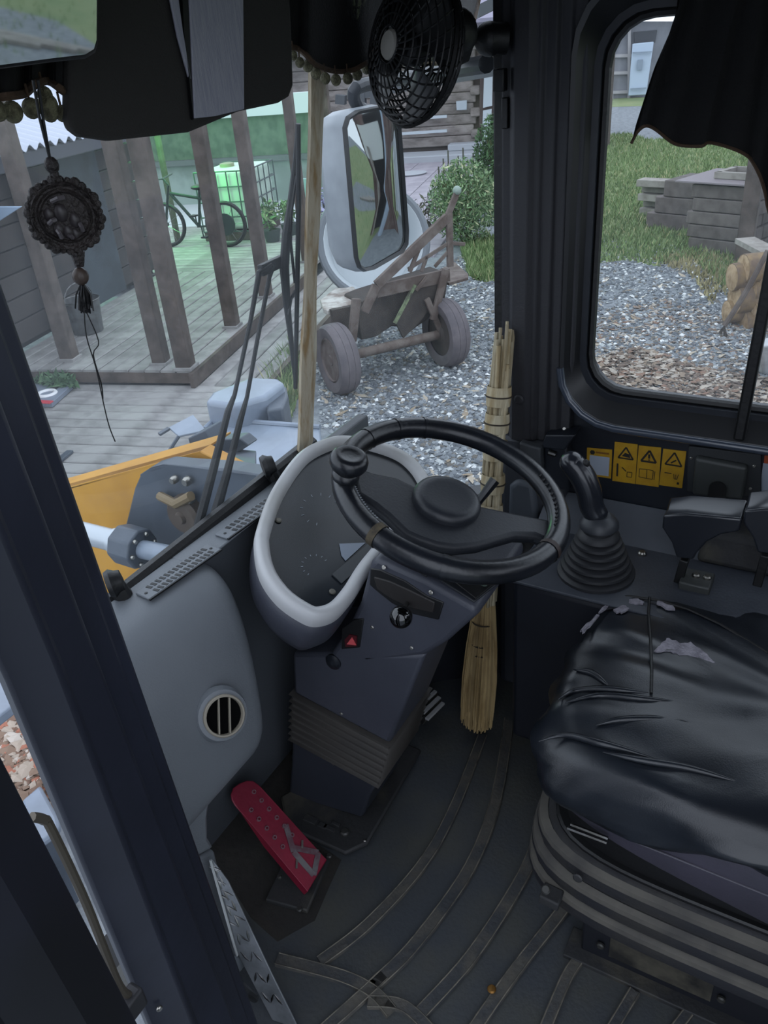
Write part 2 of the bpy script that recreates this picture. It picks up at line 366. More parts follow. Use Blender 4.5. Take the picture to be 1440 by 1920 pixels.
def cg(u, v):
    z = .545 + v * 1.12
    return V((wx, wsY(z), z)).lerp(V((1.495, .612, z)), u)
MB().grid(cg, 4, 4).build('pane', glass_mat('glass_corner', .01, .05), w2)
for nm, c in (('suction_cup', (215, 1092)), ('suction_cup', (503, 873))):
    q = px(*c, Y=.945)
    h = thing('rubber_bumper', 'black round rubber stop on the windscreen seal ' + ('beside the left pillar' if c[0] < 300 else 'beside the instrument pod'), 'rubber stop', q - V((0, 0, .03)), 'windscreen rubber stops')
    MB().lathe([(.0, -.012), (.021, -.012), (.024, -.004), (.019, .004), (.017, .012), (.005, .014)], q, (.75, -.6, .1), 18).build('cup', mRubber, h)
    MB().tube([q, q + V((.005, -.005, -.03))], [.013, .016], 10).build('foot', mRubber, h)

# lower front shell under the glass and the rear wall of the cab
struct(MB().box((1.045, .985, .32), (.95, .03, .70)).build('wall_front', mDark, smooth=0, bevel=.005), 'front bulkhead below the windscreen')
m = MB(); m.box((.985, -.94, .45), (1.13, .04, .9)); m.box((.985, -.94, 1.62), (1.13, .04, .2)); struct(m.build('wall_rear', mDark, smooth=0), 'rear wall of the cab below the rear window')

m = MB(); m.prism([V((1.20, .985, 0)), V((1.23, 1.02, 0)), V((1.53, .64, 0)), V((1.49, .61, 0))], (0, 0, .545)); struct(m.build('wall_corner', mDark, smooth=0, bevel=.004), 'low dark panel under the corner glass')
# the open door at far left
dr = sempty('door_1', 'open cab door at the left edge')
e0, e1 = px(240, 1880, Y=.47), px(0, 1410, Y=.47)
def dx(z): return e0.x + (e1.x - e0.x) * (z - e0.z) / (e1.z - e0.z)
def dprof(z):
    x = dx(z); return [V((x, .47, z)), V((x - .012, .52, z)), V((x - .30, .45, z)), V((x - .36, .28, z)), V((x - .20, .345, z)), V((x - .125, .395, z)), V((x - .1, .415, z)), V((x - .055, .42, z)), V((x - .03, .44, z))]
MB().loft([dprof(z) for z in (-.6, .2, .8, 1.5)]).build('door_panel', M('door_paint', '#1b1d24', .5, col2='#262838', scale=2), dr, smooth=20, bevel=.005)
rod = [px(60, 1532, Y=.53), px(82, 1537, Y=.53), px(97, 1556, Y=.53), px(160, 1690, Y=.53), px(220, 1840, Y=.53), px(245, 1868, Y=.53), px(262, 1872, Y=.53)]
MB().tube(smoothpts(rod, 6), .0045, 8).build('stay_rod', M('rod_metal', '#7c7468', .5, .6), dr)
MB().box(px(238, 1890, Y=.53), (.04, .02, .03)).build('rod_bracket', M('rod_bracket', '#4b4b4f', .5, .5), dr, bevel=.004)

# ================================================================== floor mat with raised ribs
mat_ = thing('floor_mat', 'dark ribbed rubber mat on the cab floor', 'mat', (.9, .3, 0))
MB().grid(lambda u, v: (.42 + u * 1.07, -.75 + v * 1.70, .003), 2, 2, (0, 0, -.003)).build('mat_sheet', mFloor, mat_)
ribs = [([(600, 1805), (690, 1735), (790, 1625), (850, 1520), (905, 1380)], 17),
        ([(700, 1850), (780, 1770), (880, 1630), (930, 1500), (955, 1350)], 19),
        ([(790, 1900), (880, 1800), (960, 1680), (1000, 1600), (1030, 1500)], 19),
        ([(520, 1800), (640, 1832), (700, 1862), (735, 1900)], 18),
        ([(600, 1940), (680, 1868), (720, 1830)], 17),
        ([(690, 1880), (760, 1890), (830, 1960)], 16),
        ([(870, 1960), (960, 1830), (1060, 1700), (1090, 1640)], 17),
        ([(1010, 1960), (1060, 1840), (1085, 1800)], 15), ([(1130, 1960), (1190, 1860)], 14), ([(1230, 1980), (1290, 1900)], 13)]
for pts, hw in ribs:
    c = smoothpts([px(*q, z=.004) for q in pts], 8); n = len(c); wd = hw / 1500 * 1.75 * .62
    rings = []
    for i, q in enumerate(c):
        d = (c[min(i + 1, n - 1)] - c[max(i - 1, 0)]).normalized(); sdv = d.cross(V((0, 0, 1))).normalized()
        rings.append([q - sdv * wd + V((0, 0, -.003)), q - sdv * wd * .8 + V((0, 0, .006)), q + sdv * wd * .8 + V((0, 0, .006)), q + sdv * wd + V((0, 0, -.003))])
    rb_ = MB().loft(rings).build('rib', mRib, mat_, smooth=30)
    mDl = M('dust_line', '#8f897c', .85, col2='#5a5852', scale=25)
    for j_ in (1, 2): MB().tube([r_[j_] for r_ in rings], .0013, 4).build('dust_line', mDl, rb_)
shade_pts = [px(*q, z=.0045) for q in ((380, 1480), (470, 1420), (540, 1390), (560, 1480), (545, 1550), (640, 1612), (618, 1660), (590, 1725), (520, 1765), (470, 1720), (400, 1610))]
MB().prism(shade_pts, (0, 0, -.003)).build('footwell_shade', M('footwell_shade', '#302e2c', .9, col2='#45413a', scale=9, lo=.5, hi=.8, bump=.3, bscale=60), mat_)  # flat dark patch, paints in the shade of the footwell recess
q = px(922, 1856, z=.011); tag(MB().lathe([(.007, 0), (.008, .003), (.006, .006), (.0005, .007)], q, (0, 0, 1), 14).build('brass_plug', M('brass', '#b08040', .4, .7)), 'small brass plug lying on a mat rib', 'plug')
# ================================================================== dashboard
da = thing('dashboard', 'grey moulded plastic dashboard below the windscreen', 'dashboard', (.7, .85, .36))
prof = [(.965, .703), (.93, .704), (.892, .700), (.862, .688), (.83, .66), (.80, .61), (.777, .55), (.760, .48), (.753, .43), (.756, .40), (.775, .382), (.86, .375)]
prof = [(q.x, q.y) for q in smoothpts([V((a, b, 0)) for a, b in prof], 3)]
def dashpt(i, j):
    y, z = prof[j]; f = (0.704 - z) / .33; xr = .845 - .085 * min(1, max(0, f))
    x0 = .52; r = .05
    if i <= 6: return V((x0 + (xr - r - x0) * i / 6, y, z))
    d = V((0, .935 - y, .52 - z)); d = d.normalized() if d.length > 1e-5 else V((0, 1, 0))
    if z > .70: d = V((0, .2, -1)).normalized()
    if i <= 11:
        a = (i - 6) / 5 * math.pi / 2; return V((xr - r + r * math.sin(a), y, z)) + d * r * (1 - math.cos(a))
    return V((xr, y, z)) + d * (r + .10 * (i - 11))
n = len(prof); m = MB()
m.add([dashpt(i, j) for i in range(13) for j in range(n)], [(i * n + j, (i + 1) * n + j, (i + 1) * n + j + 1, i * n + j + 1) for i in range(12) for j in range(n - 1)])
m.build('knee_panel', mGrey, da, smooth=60)
pr2 = [(.965, .702), (.93, .703), (.912, .70), (.902, .685), (.90, .55), (.895, .40), (.93, .05)]
MB().add([V((x, y, z)) for x in (.70, 1.22) for y, z in pr2], [(j, j + 1, len(pr2) + j + 1, len(pr2) + j) for j in range(len(pr2) - 1)]).build('rear_panel', M('dash_rear', '#5a5f66', .6, bump=.1, bscale=300), da, smooth=40)
MB().prism([px(352, 1470, Y=.764), px(412, 1474, Y=.764), px(396, 1496, Y=.764), px(391, 1530, Y=.764), px(392, 1570, Y=.764), px(404, 1590, Y=.764), px(362, 1613, Y=.764), px(350, 1600, Y=.764)], (0, .12, 0)).build('side_leg', mGrey, da, bevel=.008)
MB().prism([px(352, 1616, Y=.765), px(362, 1616, Y=.765), px(403, 1594, Y=.765), px(452, 1795, Y=.765), px(440, 1900, Y=.765), px(380, 1900, Y=.765)], (0, .12, 0)).build('kick_panel', mGrey, da, bevel=.006)
MB().prism([px(410, 1800, Y=.70), px(428, 1786, Y=.70), px(468, 1800, Y=.70), px(440, 1838, Y=.70), px(422, 1838, Y=.70)], (-.012, .05, 0)).build('corner_bracket', M('bracket_grey', '#8a929a', .5), da, bevel=.003)
MB().tube([px(425, 1838, Y=.66), px(450, 1852, Y=.66), px(478, 1872, Y=.66)], [.012, .010, .007], 10).build('hinge_pin', mSteel, da)
MB().prism([V((.80, .965, .700)), V((1.21, .965, .700)), V((1.21, .885, .698)), V((.80, .885, .698))], (0, 0, .0045)).build('top_shelf', mGrey, da, bevel=.004)
# defrost grilles
def grille(a, b, wd, lab, nslots):
    a, b = V(a), V(b); d = (b - a).normalized(); s = d.cross(V((0, 0, 1))).normalized(); L = (b - a).length
    g = MB().bar(a, b, wd, .004, (0, 0, 1)).build('grille_frame', mGrey, da, bevel=.0015)
    sh = MB().bar(a + s * (wd / 2), b + s * (wd / 2), .004, .003, (0, 0, 1)).build('grille_gasket', mRubber, g)
    for k in range(nslots):
        c = a + d * (L * .13 + L * .76 * k / (nslots - 1)) + V((0, 0, .0022))
        for o_ in (-.25, .25):
            MB().bar(c + s * (wd * (o_ - .16)) , c + s * (wd * (o_ + .16)) + d * .002, L * .76 / nslots * .58, .001, (0, 0, 1)).build('slot', mRubber, g, smooth=0)
    for t in (.05, .95): bolt(a + d * L * t + V((0, 0, .002)), (0, 0, 1), .003, g, mRubber, .001, 'screw')
grille(px(267, 1119, z=.706), px(402, 1026, z=.706), .034, 'left', 14)
grille(px(415, 1007, z=.706), px(548, 912, z=.706), .032, 'right', 14)
# round vent
vn = V((-.35, -.80, .45)).normalized(); vc = px(416, 1340, Y=.755) + vn * .004; vu, vw = basis(vn)
MB().lathe([(.046, -.014), (.041, .002), (.034, .004)], vc, vn, 28, cap=False).build('vent_boss', mGrey, da)
rv = MB().lathe([(.033, -.02), (.0345, .010), (.033, .012), (.0305, .012), (.0295, .008), (.029, -.004)], vc, vn, 32, cap=False).build('vent_ring', M('vent_beige', '#a8a090', .5), da)
MB().lathe([(.031, -.004), (.031, .004)], vc, vn, 24).build('vent_hole', M('vent_dark', '#040405', .9, spec=.1), rv)
for o_ in (-.009, .009):
    vup = (UP - vn * UP.dot(vn)).normalized(); c = vc + vn.cross(vup).normalized() * o_; MB().bar(c + vn * .007 - vup * .028, c + vn * .007 + vup * .028, .0022, .006, vn).build('vent_vane', M('vent_beige'), rv, smooth=0)

# ================================================================== steering column and instrument pod
sc = thing('steering_column', 'dark grey steering column with ribbed bellows, ball lever and hazard switch', 'steering column', (.97, .75, .01))
def LP(x, y, off=0): return pxp(x, y, (.91 - off, 0, 0), (1, 0, 0))
FRT = [(541, 1492), (542, 1475), (545, 1440), (548, 1385), (550, 1300), (547, 1226)]
REA = [(678, 1534), (684, 1520), (693, 1493), (707, 1472), (730, 1396), (797, 1228)]
RGT = [(778, 1418), (780, 1390), (782, 1360), (783, 1334), (812, 1262), (850, 1195)]
def ring(i):
    a, b = LP(*FRT[i]), LP(*REA[i]); return [a, b, V((1.075, b.y, b.z)), V((1.075, a.y, a.z))]
rg = [ring(i) for i in range(6)]
MB().loft(rg[0:4]).build('column_foot', M('column_dark', '#30343f', .5, col2='#363944', scale=4), sc, smooth=20, bevel=.006)
MB().loft(rg[4:6]).build('column_cover', mColumn, sc, smooth=20, bevel=.008)
mBel = M('bellows', '#3f3d3c', .7, col2='#4d4945', scale=4, bump=.05, bscale=100)
NB = 7
for k in range(NB):
    def mix(t): return [rg[3][i].lerp(rg[4][i], t) for i in range(4)]
    def grow(r, g):
        c = sum(r, V()) / 4; return [q + V((math.copysign(g, q.x - c.x), math.copysign(g, q.y - c.y), 0)) for q in r]
    t0_, t1_, t2_ = k / NB, (k + .5) / NB, (k + .92) / NB
    MB().loft([grow(mix(t0_), -.007), grow(mix(t0_ + .12 / NB), -.003), grow(mix(t0_ + .3 / NB), .0005), grow(mix(t1_), .002), grow(mix(t0_ + .7 / NB), .0005), grow(mix(t2_), -.003), grow(mix((k + 1) / NB), -.007)]).build('bellows_fold', mBel, sc, smooth=50)
for q in ((640, 1338), (625, 1432), (772, 1215), (698, 1176)): bolt(LP(*q), (-1, 0, .1), .0035, sc, mBolt, .002, 'screw')
# base plate with embossed marks
bp = [px(528, 1500, z=.01), px(538, 1556, z=.01), px(648, 1606, z=.01), px(690, 1586, z=.01), px(790, 1412, z=.01), px(720, 1380, z=.01)]
bpl = MB().prism(bp, (0, 0, .012)).build('base_plate', mDust, sc, bevel=.004)
for q, sx, sy in (((582, 1536), .016, .030), ((605, 1548), .012, .02), ((618, 1553), .010, .028), ((630, 1545), .008, .02)):
    MB().box(px(*q, z=.0235), (sx, sy, .004)).build('embossed_mark', mDust, bpl, bevel=.001)
bolt(px(647, 1562, z=.022), (0, 0, 1), .010, bpl, M('dull_bolt', '#5a5a58', .5, .6), .008); bolt(px(684, 1576, z=.022), (0, 0, 1), .004, bpl, mBolt)
# head below the wheel
hp = [(645, 1190), (674, 1130), (693, 1056), (704, 1045), (800, 1088), (880, 1134), (893, 1141), (893, 1156), (868, 1178), (838, 1205), (797, 1230), (690, 1245), (610, 1238)]
hd = MB().prism([LP(*q) for q in hp], (.21, 0, 0)).build('column_head', mColumn, sc, bevel=.010, seg=3)
sl_ = [(694, 1066), (712, 1068), (760, 1090), (800, 1117), (832, 1130), (822, 1163), (775, 1152), (735, 1132), (705, 1108), (692, 1096)]
MB().prism([LP(*q, .002) for q in sl_], (.012, 0, 0)).build('lever_slot', mRubber, hd, bevel=.002)
sl2 = [(700, 1082), (730, 1090), (770, 1108), (815, 1130), (812, 1150), (775, 1142), (735, 1125), (706, 1105)]
MB().prism([LP(*q, .004) for q in sl2], (.012, 0, 0)).build('slot_cover', M('slot_brown', '#2b2726', .6), hd, bevel=.002)
for q in ((720, 1064), (808, 1111)): bolt(LP(*q, .002), (-1, 0, .3), .004, hd, mBolt, .002, 'screw')
MB().tube([LP(764, 1130), LP(757, 1143, .04)], .004, 8).build('lever_shaft', mSteel, sc)
MB().ball(LP(752, 1157, .05), .0185, n=20).build('lever_ball', M('ball_black', '#08090b', .08, spec=.8), sc)
MB().prism([LP(*q, .002) for q in ((640, 1178), (663, 1162), (682, 1160), (674, 1215), (640, 1218))], (.01, 0, 0)).build('hazard_switch', mRubber, sc, bevel=.002)
MB().prism([LP(*q, .004) for q in ((646, 1200), (655, 1190), (669, 1193), (668, 1212), (648, 1213))], (.004, 0, 0)).build('switch_button', M('red_dark', '#5a0f1c', .4), sc)
MB().prism([LP(*q, .006) for q in ((659, 1196), (667, 1210), (650, 1208))], (.002, 0, 0)).build('hazard_triangle', M('hazard_red', '#ff6a70', .4), sc, smooth=0)
MB().lathe([(.016, 0), (.016, .004), (.012, .006), (.001, .007)], LP(626, 1240), (-1, 0, .1), 20).build('round_cap', mGloss, sc)
# switch panel on top of the head
hn = V((0, -.30, .95)).normalized(); H0 = LP(800, 1088)
def HP(x, y, h=0): return pxp(x, y, H0 + hn * h, hn)
tp = MB().prism([HP(*q, .001) for q in ((735, 1030), (800, 1010), (935, 1094), (890, 1128))], -hn * .004).build('switch_panel', M('switch_panel', '#20242b', .5), sc, bevel=.002)
MB().prism([HP(*q, .004) for q in ((850, 1088), (885, 1075), (925, 1096), (893, 1122))], -hn * .004).build('switch_recess', mRubber, tp, bevel=.001)
MB().prism([HP(*q, .004) for q in ((760, 1052), (790, 1046), (815, 1062), (800, 1080))], -hn * .004).build('switch_key', mRubber, tp, bevel=.001)
bolt(HP(907, 1095, .004), hn, .006, tp, M('green_lamp', '#5a6a60', .4), .003, 'indicator')
kc = px(985, 1035, X=1.16)
MB().lathe([(.013, -.03), (.013, .0), (.010, .004)], kc, (0, -.3, 1), 14).build('key_barrel', mSteel, sc)
MB().box(kc + V((0, 0, .022)), (.004, .03, .034), Matrix.Rotation(.5, 3, 'X')).build('ignition_key', mSteel, sc, bevel=.002)
MB().box(kc + V((-.05, .03, .0)), (.05, .05, .02)).build('stalk_base', mRubber, sc, bevel=.004)
sa, sb = px(898, 940, X=1.16), px(928, 900, X=1.19)
MB().tube([sa - V((.06, -.02, .06)), sa, sb], [.006, .007, .010], 10).build('indicator_stalk', mGloss, sc)
# instrument pod
pt_ = R(24); pn = V((0, -math.sin(pt_), math.cos(pt_))); P0 = V((.84, .668, .645))
bz = [pxp(*q, P0, pn) for q in ((693, 1072), (667, 1114), (637, 1148), (600, 1160), (568, 1151), (522, 1118), (490, 1072), (479, 1021), (484, 985), (509, 920), (555, 856), (600, 829), (642, 820), (700, 828), (761, 852), (800, 892), (808, 930), (770, 978), (728, 1028))]
def onp(x, y): return V((x, y, P0.z - (y - P0.y) * pn.y / pn.z))
bz = smoothpts(bz, 5, loop=True); bc = sum(bz, V()) / len(bz)
def inset(s, h, base=bz): return [bc + (q - bc) * s + pn * h for q in base]
def insetd(d, h):
    out = []; k = len(bz)
    for i, q in enumerate(bz):
        t = (bz[(i + 2) % k] - bz[(i - 2) % k]).normalized(); nn = pn.cross(t).normalized()
        if nn.dot(bc - q) < 0: nn = -nn
        out.append(q + nn * d + pn * h)
    return out
pod = MB().loft([insetd(.006, -.022), insetd(.002, -.024), insetd(.000, -.05), insetd(.004, -.085), insetd(.02, -.115), inset(.72, -.15), inset(.45, -.19)]).build('pod_body', mColumn, sc, smooth=60)
bzl = MB().loft([insetd(.002, -.026), insetd(-.001, -.012), insetd(-.001, -.004), insetd(.001, .006), insetd(.008, .010), insetd(.017, .008), insetd(.024, .002), insetd(.026, -.012)], cap=False).build('pod_bezel', mBezel, sc, smooth=60)
mFace = M('gauge_face', '#1a1f25', .22, col2='#262c33', scale=7, spec=.35)
MB().loft([insetd(.024, -.014), insetd(.025, -.008)]).build('gauge_face', mFace, pod, smooth=0)
MB().prism([pxp(*q, P0 - pn * .007, pn) for q in ((622, 1078), (640, 1095), (715, 1028), (700, 1012))], pn * .002).build('gauge_trim', M('gauge_trim', '#3a3f44', .4), pod, smooth=0)
MB().prism([pxp(*q, P0 - pn * .007, pn) for q in ((636, 1020), (685, 1018), (648, 1052), (640, 1042))], pn * .001).build('gauge_label', M('gauge_label', '#9aa6b8', .4), pod, smooth=0)
mTick = M('gauge_tick', '#9aa4ae', .5)
for cx, cy, r_, a0, a1 in ((600, 955, 38, 100, 330), (590, 1060, 26, 120, 330), (665, 925, 30, 90, 320)):
    for k in range(9):
        a = R(a0 + (a1 - a0) * k / 8); u = V((math.cos(a), math.sin(a)))
        MB().bar(pxp(cx + u.x * r_, cy + u.y * r_ * .8, P0 - pn * .0075, pn), pxp(cx + u.x * r_ * .85, cy + u.y * r_ * .68, P0 - pn * .0075, pn), .0012, .0006, pn).build('gauge_tick', mTick, pod, smooth=0)
for q in ((522, 976), (623, 1110)): bolt(pxp(*q, P0 - pn * .007, pn), pn, .006, pod, M('screw_tan', '#7d7a70', .5, .3), .003, 'screw')

# ================================================================== steering wheel
sw = thing('steering_wheel', 'black leather-wrapped two-spoke steering wheel with spinner knob', 'steering wheel', (1.0236, .506, .74))
C0 = V((1.0236, .506, .808)); sn = V((0, -math.sin(.33), math.cos(.33))); eu = V((1, 0, 0)); ev = V((0, math.cos(.33), math.sin(.33)))
RM, rm = .1815, .0185
def WA(a, r=RM, h=0): return C0 + eu * (r * math.cos(a)) + ev * (r * math.sin(a)) + sn * h
def SWP(x, y, h=0): return pxp(x, y, C0 + sn * h, sn)
MB().tube([WA(2 * math.pi * k / 72) for k in range(72)], rm, 16, loop=True).build('rim', mGloss, sw, smooth=80)
# wrapped seam rings on the rim
def seam(x, y, col, wd=.004, r=rm + .0012, nm='seam_ring', rot=0):
    q = SWP(x, y) - C0; a = math.atan2(q.dot(ev), q.dot(eu)); da_ = wd / RM
    MB().tube([WA(a - da_), WA(a), WA(a + da_)], r, 16, cap=False).build(nm, col, sw)
mTorn = M('torn_leather', '#6b5f48', .8, col2='#3a332a', scale=40)
seam(714, 1000, mTorn, .006); seam(1040, 1040, M('tape_brown', '#3a2a26', .6), .005); seam(830, 1068, mGloss, .004); seam(688, 822, mGloss, .004); seam(745, 806, mGloss, .003); seam(795, 802, mGloss, .003)
for k in range(15):
    t = k / 14; q = SWP(664 + 48 * t, 925 + 55 * t) - C0; a = math.atan2(q.dot(ev), q.dot(eu))
    MB().box(WA(a, RM - rm * .72, rm * .74), (.003, .003, .0015)).build('stitch', M('thread', '#9aa0a6', .7), sw, smooth=0)
for k in range(12):
    t = k / 11; q = SWP(1012 + 34 * t, 905 + 95 * t) - C0; a = math.atan2(q.dot(ev), q.dot(eu))
    MB().box(WA(a, RM - rm * .55, rm * .88), (.008, .003, .002)).build('stitch', mRubber, sw, smooth=0)
sp = [(655, 868), (700, 884), (745, 893), (790, 915), (895, 945), (967, 960), (1045, 975), (1058, 1000), (1036, 1018), (1005, 1004), (967, 1003), (935, 1012), (898, 1023), (855, 1027), (820, 1022), (790, 1012), (761, 1000), (725, 965), (700, 945), (668, 925)]
MB().prism([SWP(*q, -.006) for q in sp], -sn * .022).build('spoke', M('spoke_plastic', '#2a2e36', .5, bump=.06, bscale=200), sw, bevel=.009, seg=3)
hc = SWP(838, 938, .0)
MB().lathe([(.05, -.05), (.056, -.02), (.057, .002), (.053, .010), (.045, .013), (.034, .012), (.02, .0105), (.001, .010)], hc - sn * .002, sn, 36).build('hub_cap', M('hub_plastic', '#2b2f37', .42, bump=.05, bscale=200), sw, smooth=50)
MB().lathe([(.03, -.10), (.034, -.04)], hc, sn, 20).build('hub_shaft', mRubber, sw)
q = SWP(662, 912) - C0; a = math.atan2(q.dot(ev), q.dot(eu)); kb = WA(a, RM, .012)
kn = MB().lathe([(.016, 0), (.022, .005), (.022, .012), (.018, .017), (.020, .021), (.027, .026), (.0305, .033), (.0305, .041), (.027, .048), (.021, .051), (.015, .049), (.001, .0485)], kb, sn, 24).build('spinner_knob', mGloss, sw, smooth=50)

# ================================================================== pedals and kick plate
pd = thing('brake_pedal', 'worn red metal pedal with punched grips on the cab floor', 'pedal', px(585, 1655, z=.01))
TL, TR, BR, BL = px(426, 1492, z=.17), px(472, 1456, z=.17), px(613, 1612, z=.045), px(577, 1672, z=.045)
pdn = (TR - TL).cross(BL - TL).normalized(); pdn = pdn if pdn.z > 0 else -pdn
def PD(s, t, h=0):  # s across, t down
    return TL.lerp(TR, s).lerp(BL.lerp(BR, s), t) + pdn * h
out = [PD(s, t) for s, t in ((0, .10), (.03, .05), (.12, .01), (.3, -.02), (.55, -.02), (.8, 0), (.95, .04), (1, .10), (1, 1), (0, 1))]
MB().prism(out, -pdn * .006).build('pedal_plate', mRed, pd, bevel=.002)
for s in (0, 1):
    MB().prism([PD(s, .12), PD(s, 1), PD(s, 1) - pdn * .03, PD(s, .5) - pdn * .03], (PD(1, .5) - PD(0, .5)).normalized() * (.003 if s == 0 else -.003)).build('side_flange', mRed, pd, bevel=.001)
mGripM = M('grip_metal', '#b08a94', .35, .5)
for s, t in [(.72, .12 + .1 * k) for k in range(6)] + [(.28, .22 + .1 * k) for k in range(5)]:
    c = PD(s, t); MB().lathe([(.005, -.001), (.0042, .003), (.0028, .003), (.0026, -.001)], c, pdn, 10, cap=False).build('grip_punch', mGripM, pd)
for s, t in ((.75, .74), (.25, .80)):
    c = PD(s, t, .002); d = (PD(0.6, .5) - PD(.4, .55)).normalized(); MB().bar(c - d * .008, c + d * .008, .004, .003, pdn).build('grip_slot', mBolt, pd)
def PS(a, b, wd=.011): MB().bar(PD(*a, .001), PD(*b, .001), wd, .0015, pdn).build('worn_stripe', mWear, pd)
PS((.78, .52), (.42, .72)); PS((.42, .72), (.42, .97)); PS((.42, .97), (.95, .90)); PS((.95, .90), (.50, .70))
MB().box(px(560, 1650, z=.012), (.12, .09, .012), Matrix.Rotation(.2, 3, 'Z')).build('pedal_mount', mDust, pd, bevel=.003)
bolt(px(562, 1706, z=.016), (0, 0, 1), .006, pd, M('dull_bolt'), .006); bolt(px(618, 1606, z=.018), (0, 0, 1), .006, pd, M('dull_bolt'), .006); bolt(px(525, 1645, z=.03), (0, 0, 1), .005, pd, M('dull_bolt'), .006)
ac = thing('accelerator_pedal', 'small ribbed metal pedal right of the steering column', 'pedal', px(800, 1352, z=.01))
MB().prism([px(*q, z=.06) for q in ((784, 1322), (818, 1292), (832, 1318), (798, 1352))], (0, .01, -.02)).build('pedal_pad', mDust, ac, bevel=.003)
for k in range(3):
    d = k * .36; MB().bar(px(786 + 7 * k * 1.0, 1325 + 12 * k, z=.066), px(817 + 7 * k, 1296 + 11 * k, z=.066), .010, .006).build('pedal_rib', M('pedal_silver', '#d8d9da', .35, .2), ac, bevel=.001)
MB().tube([px(808, 1325, z=.05), px(800, 1340, z=.01)], .008, 8).build('pedal_stem', mDust, ac)

kp = thing('kick_plate', 'shiny checkered metal plate beside the door sill', 'plate', px(470, 1800, z=.0))
K = [px(396, 1611, z=.30), px(430, 1650, z=.265), px(470, 1708, z=.20), px(520, 1815, z=.10), px(560, 1930, z=.01), px(500, 1930, z=.01), px(446, 1790, z=.12)]
kn_ = (K[4] - K[0]).cross(K[6] - K[0]).normalized(); K = [q - kn_ * (q - K[0]).dot(kn_) for q in K]; kn_ = kn_ if kn_.dot(CAM - K[0]) > 0 else -kn_
MB().prism(K, -kn_ * .003).build('sheet', M('tread_metal', '#9a9fa5', .38, .25, col2='#80858a', scale=25), kp, bevel=.001)
MB().tube([K[0] + kn_ * .002, K[6] + kn_ * .002], .0025, 6).build('edge_strip', M('edge_bright', '#d5d8da', .3, .3), kp)
random.seed(4)
for i in range(9):
    for j in range(3):
        t = (i + .7) / 10; c0_ = K[0].lerp(K[6], min(1, t * 1.5)) if t < .66 else K[6].lerp(K[5], (t - .66) * 3); c1_ = K[0].lerp(K[2], t * 2) if t < .5 else K[2].lerp(K[4], (t - .5) * 2)
        c = c0_.lerp(c1_, .25 + .25 * j); d = (c1_ - c0_).normalized(); e = kn_.cross(d)
        dd = (d * .5 + e * (.9 if (i + j) % 2 else -.9)).normalized()
        MB().tube([c - dd * .011, c, c + dd * .011], [.0006, .0024, .0006], 6).build('tread_bar', mSteel, kp)

# ================================================================== right console, joystick, levers
cs = thing('side_console', 'dark side console with sloping top right of the seat', 'console', (1.35, 0, .1))
zc = .52
def CP(x, y): return px(x, y, z=zc)
cl = CP(960, 1091)
csh = M('console_side', '#1c202b', .5, col2='#232834', scale=4)
MB().prism([V((cl.x, cl.y, .10)), V((cl.x, cl.y, zc)), V((cl.x, -.6, zc)), V((cl.x, -.6, .10))], (1.497 - cl.x, 0, 0)).build('console_body', csh, cs, bevel=.012, seg=3)
ctop = M('console_top', '#555a64', .45, col2='#484d57', scale=5, bump=.06, bscale=200)
MB().prism([V((cl.x - .004, cl.y + .004, zc)), V((1.497, cl.y + .02, zc)), V((1.497, -.6, zc)), V((cl.x - .004, -.6, zc))], (0, 0, .006)).build('console_top', ctop, cs, bevel=.002)
MB().prism([V((1.405, .50, zc + .004)), V((1.497, .50, zc + .004)), V((1.497, .50, zc + .055))], (0, -1.05, 0)).build('console_slope', M('console_slope', '#6c717a', .55, col2='#61666f', scale=5), cs, bevel=.003)
MB().prism([V((1.40, .17, zc + .005)), V((1.497, .17, zc + .005)), V((1.497, .15, zc + .085)), V((1.41, .15, zc + .075))], (0, -.6, 0)).build('console_riser', mDust, cs, bevel=.012, seg=3)
MB().box(px(1306, 1090, z=zc + .012), (.055, .055, .018)).build('lever_plate', M('lever_plate', '#4a4d4c', .5), cs, bevel=.003)
for q in ((1204, 1040),): bolt(px(*q, z=zc + .006), (0, 0, 1), .0085, cs, mBolt, .008)
for q in ((1305, 1080), (1326, 1084)): bolt(px(*q, z=zc + .021), (0, 0, 1), .0075, cs, mBolt, .006)
bolt(px(1137, 946, z=zc + .03), (-.5, 0, 1), .004, cs, mBolt)
MB().prism([px(953, 912, X=1.45), px(966, 900, X=1.45), px(1000, 908, X=1.45), px(1012, 1000, X=1.45), px(950, 1003, X=1.45)], (.05, 0, 0)).build('corner_cover', M('corner_cover', '#5b626c', .55), cs, bevel=.012, seg=3)
bolt(px(1021, 965, X=1.44), (-1, 0, 0), .003, cs, mBolt)

js = thing('joystick', 'black joystick with ribbed rubber gaiter on the side console', 'joystick', CP(1117, 1068))
jb = px(1117, 1072, z=zc + .006)
gp = [(.074, 0), (.074, .006), (.068, .010)]
for k in range(6):
    r0 = .068 - .0055 * k; h0 = .010 + .0135 * k; gp += [(r0 - .006, h0 + .002), (r0, h0 + .006), (r0 - .001, h0 + .011)]
gp += [(.030, .096), (.030, .105)]
MB().lathe(gp, jb, (0.0, 0, 1), 32).build('gaiter', M('gaiter_rubber', '#2c2e33', .55, bump=.05, bscale=100), js, smooth=50)
jt = jb + V((0, 0, .10))
MB().lathe([(.026, 0), (.037, .006), (.036, .014), (.028, .024), (.02, .03)], jt, (0, 0, 1), 28).build('collar', M('collar_rubber', '#3a3e45', .45), js)
jx = jt.x
hp_ = smoothpts([jt + V((0, 0, .02)), px(1110, 950, X=jx), px(1104, 920, X=jx), px(1092, 893, X=jx), px(1079, 876, X=jx), px(1070, 868, X=jx)], 4)
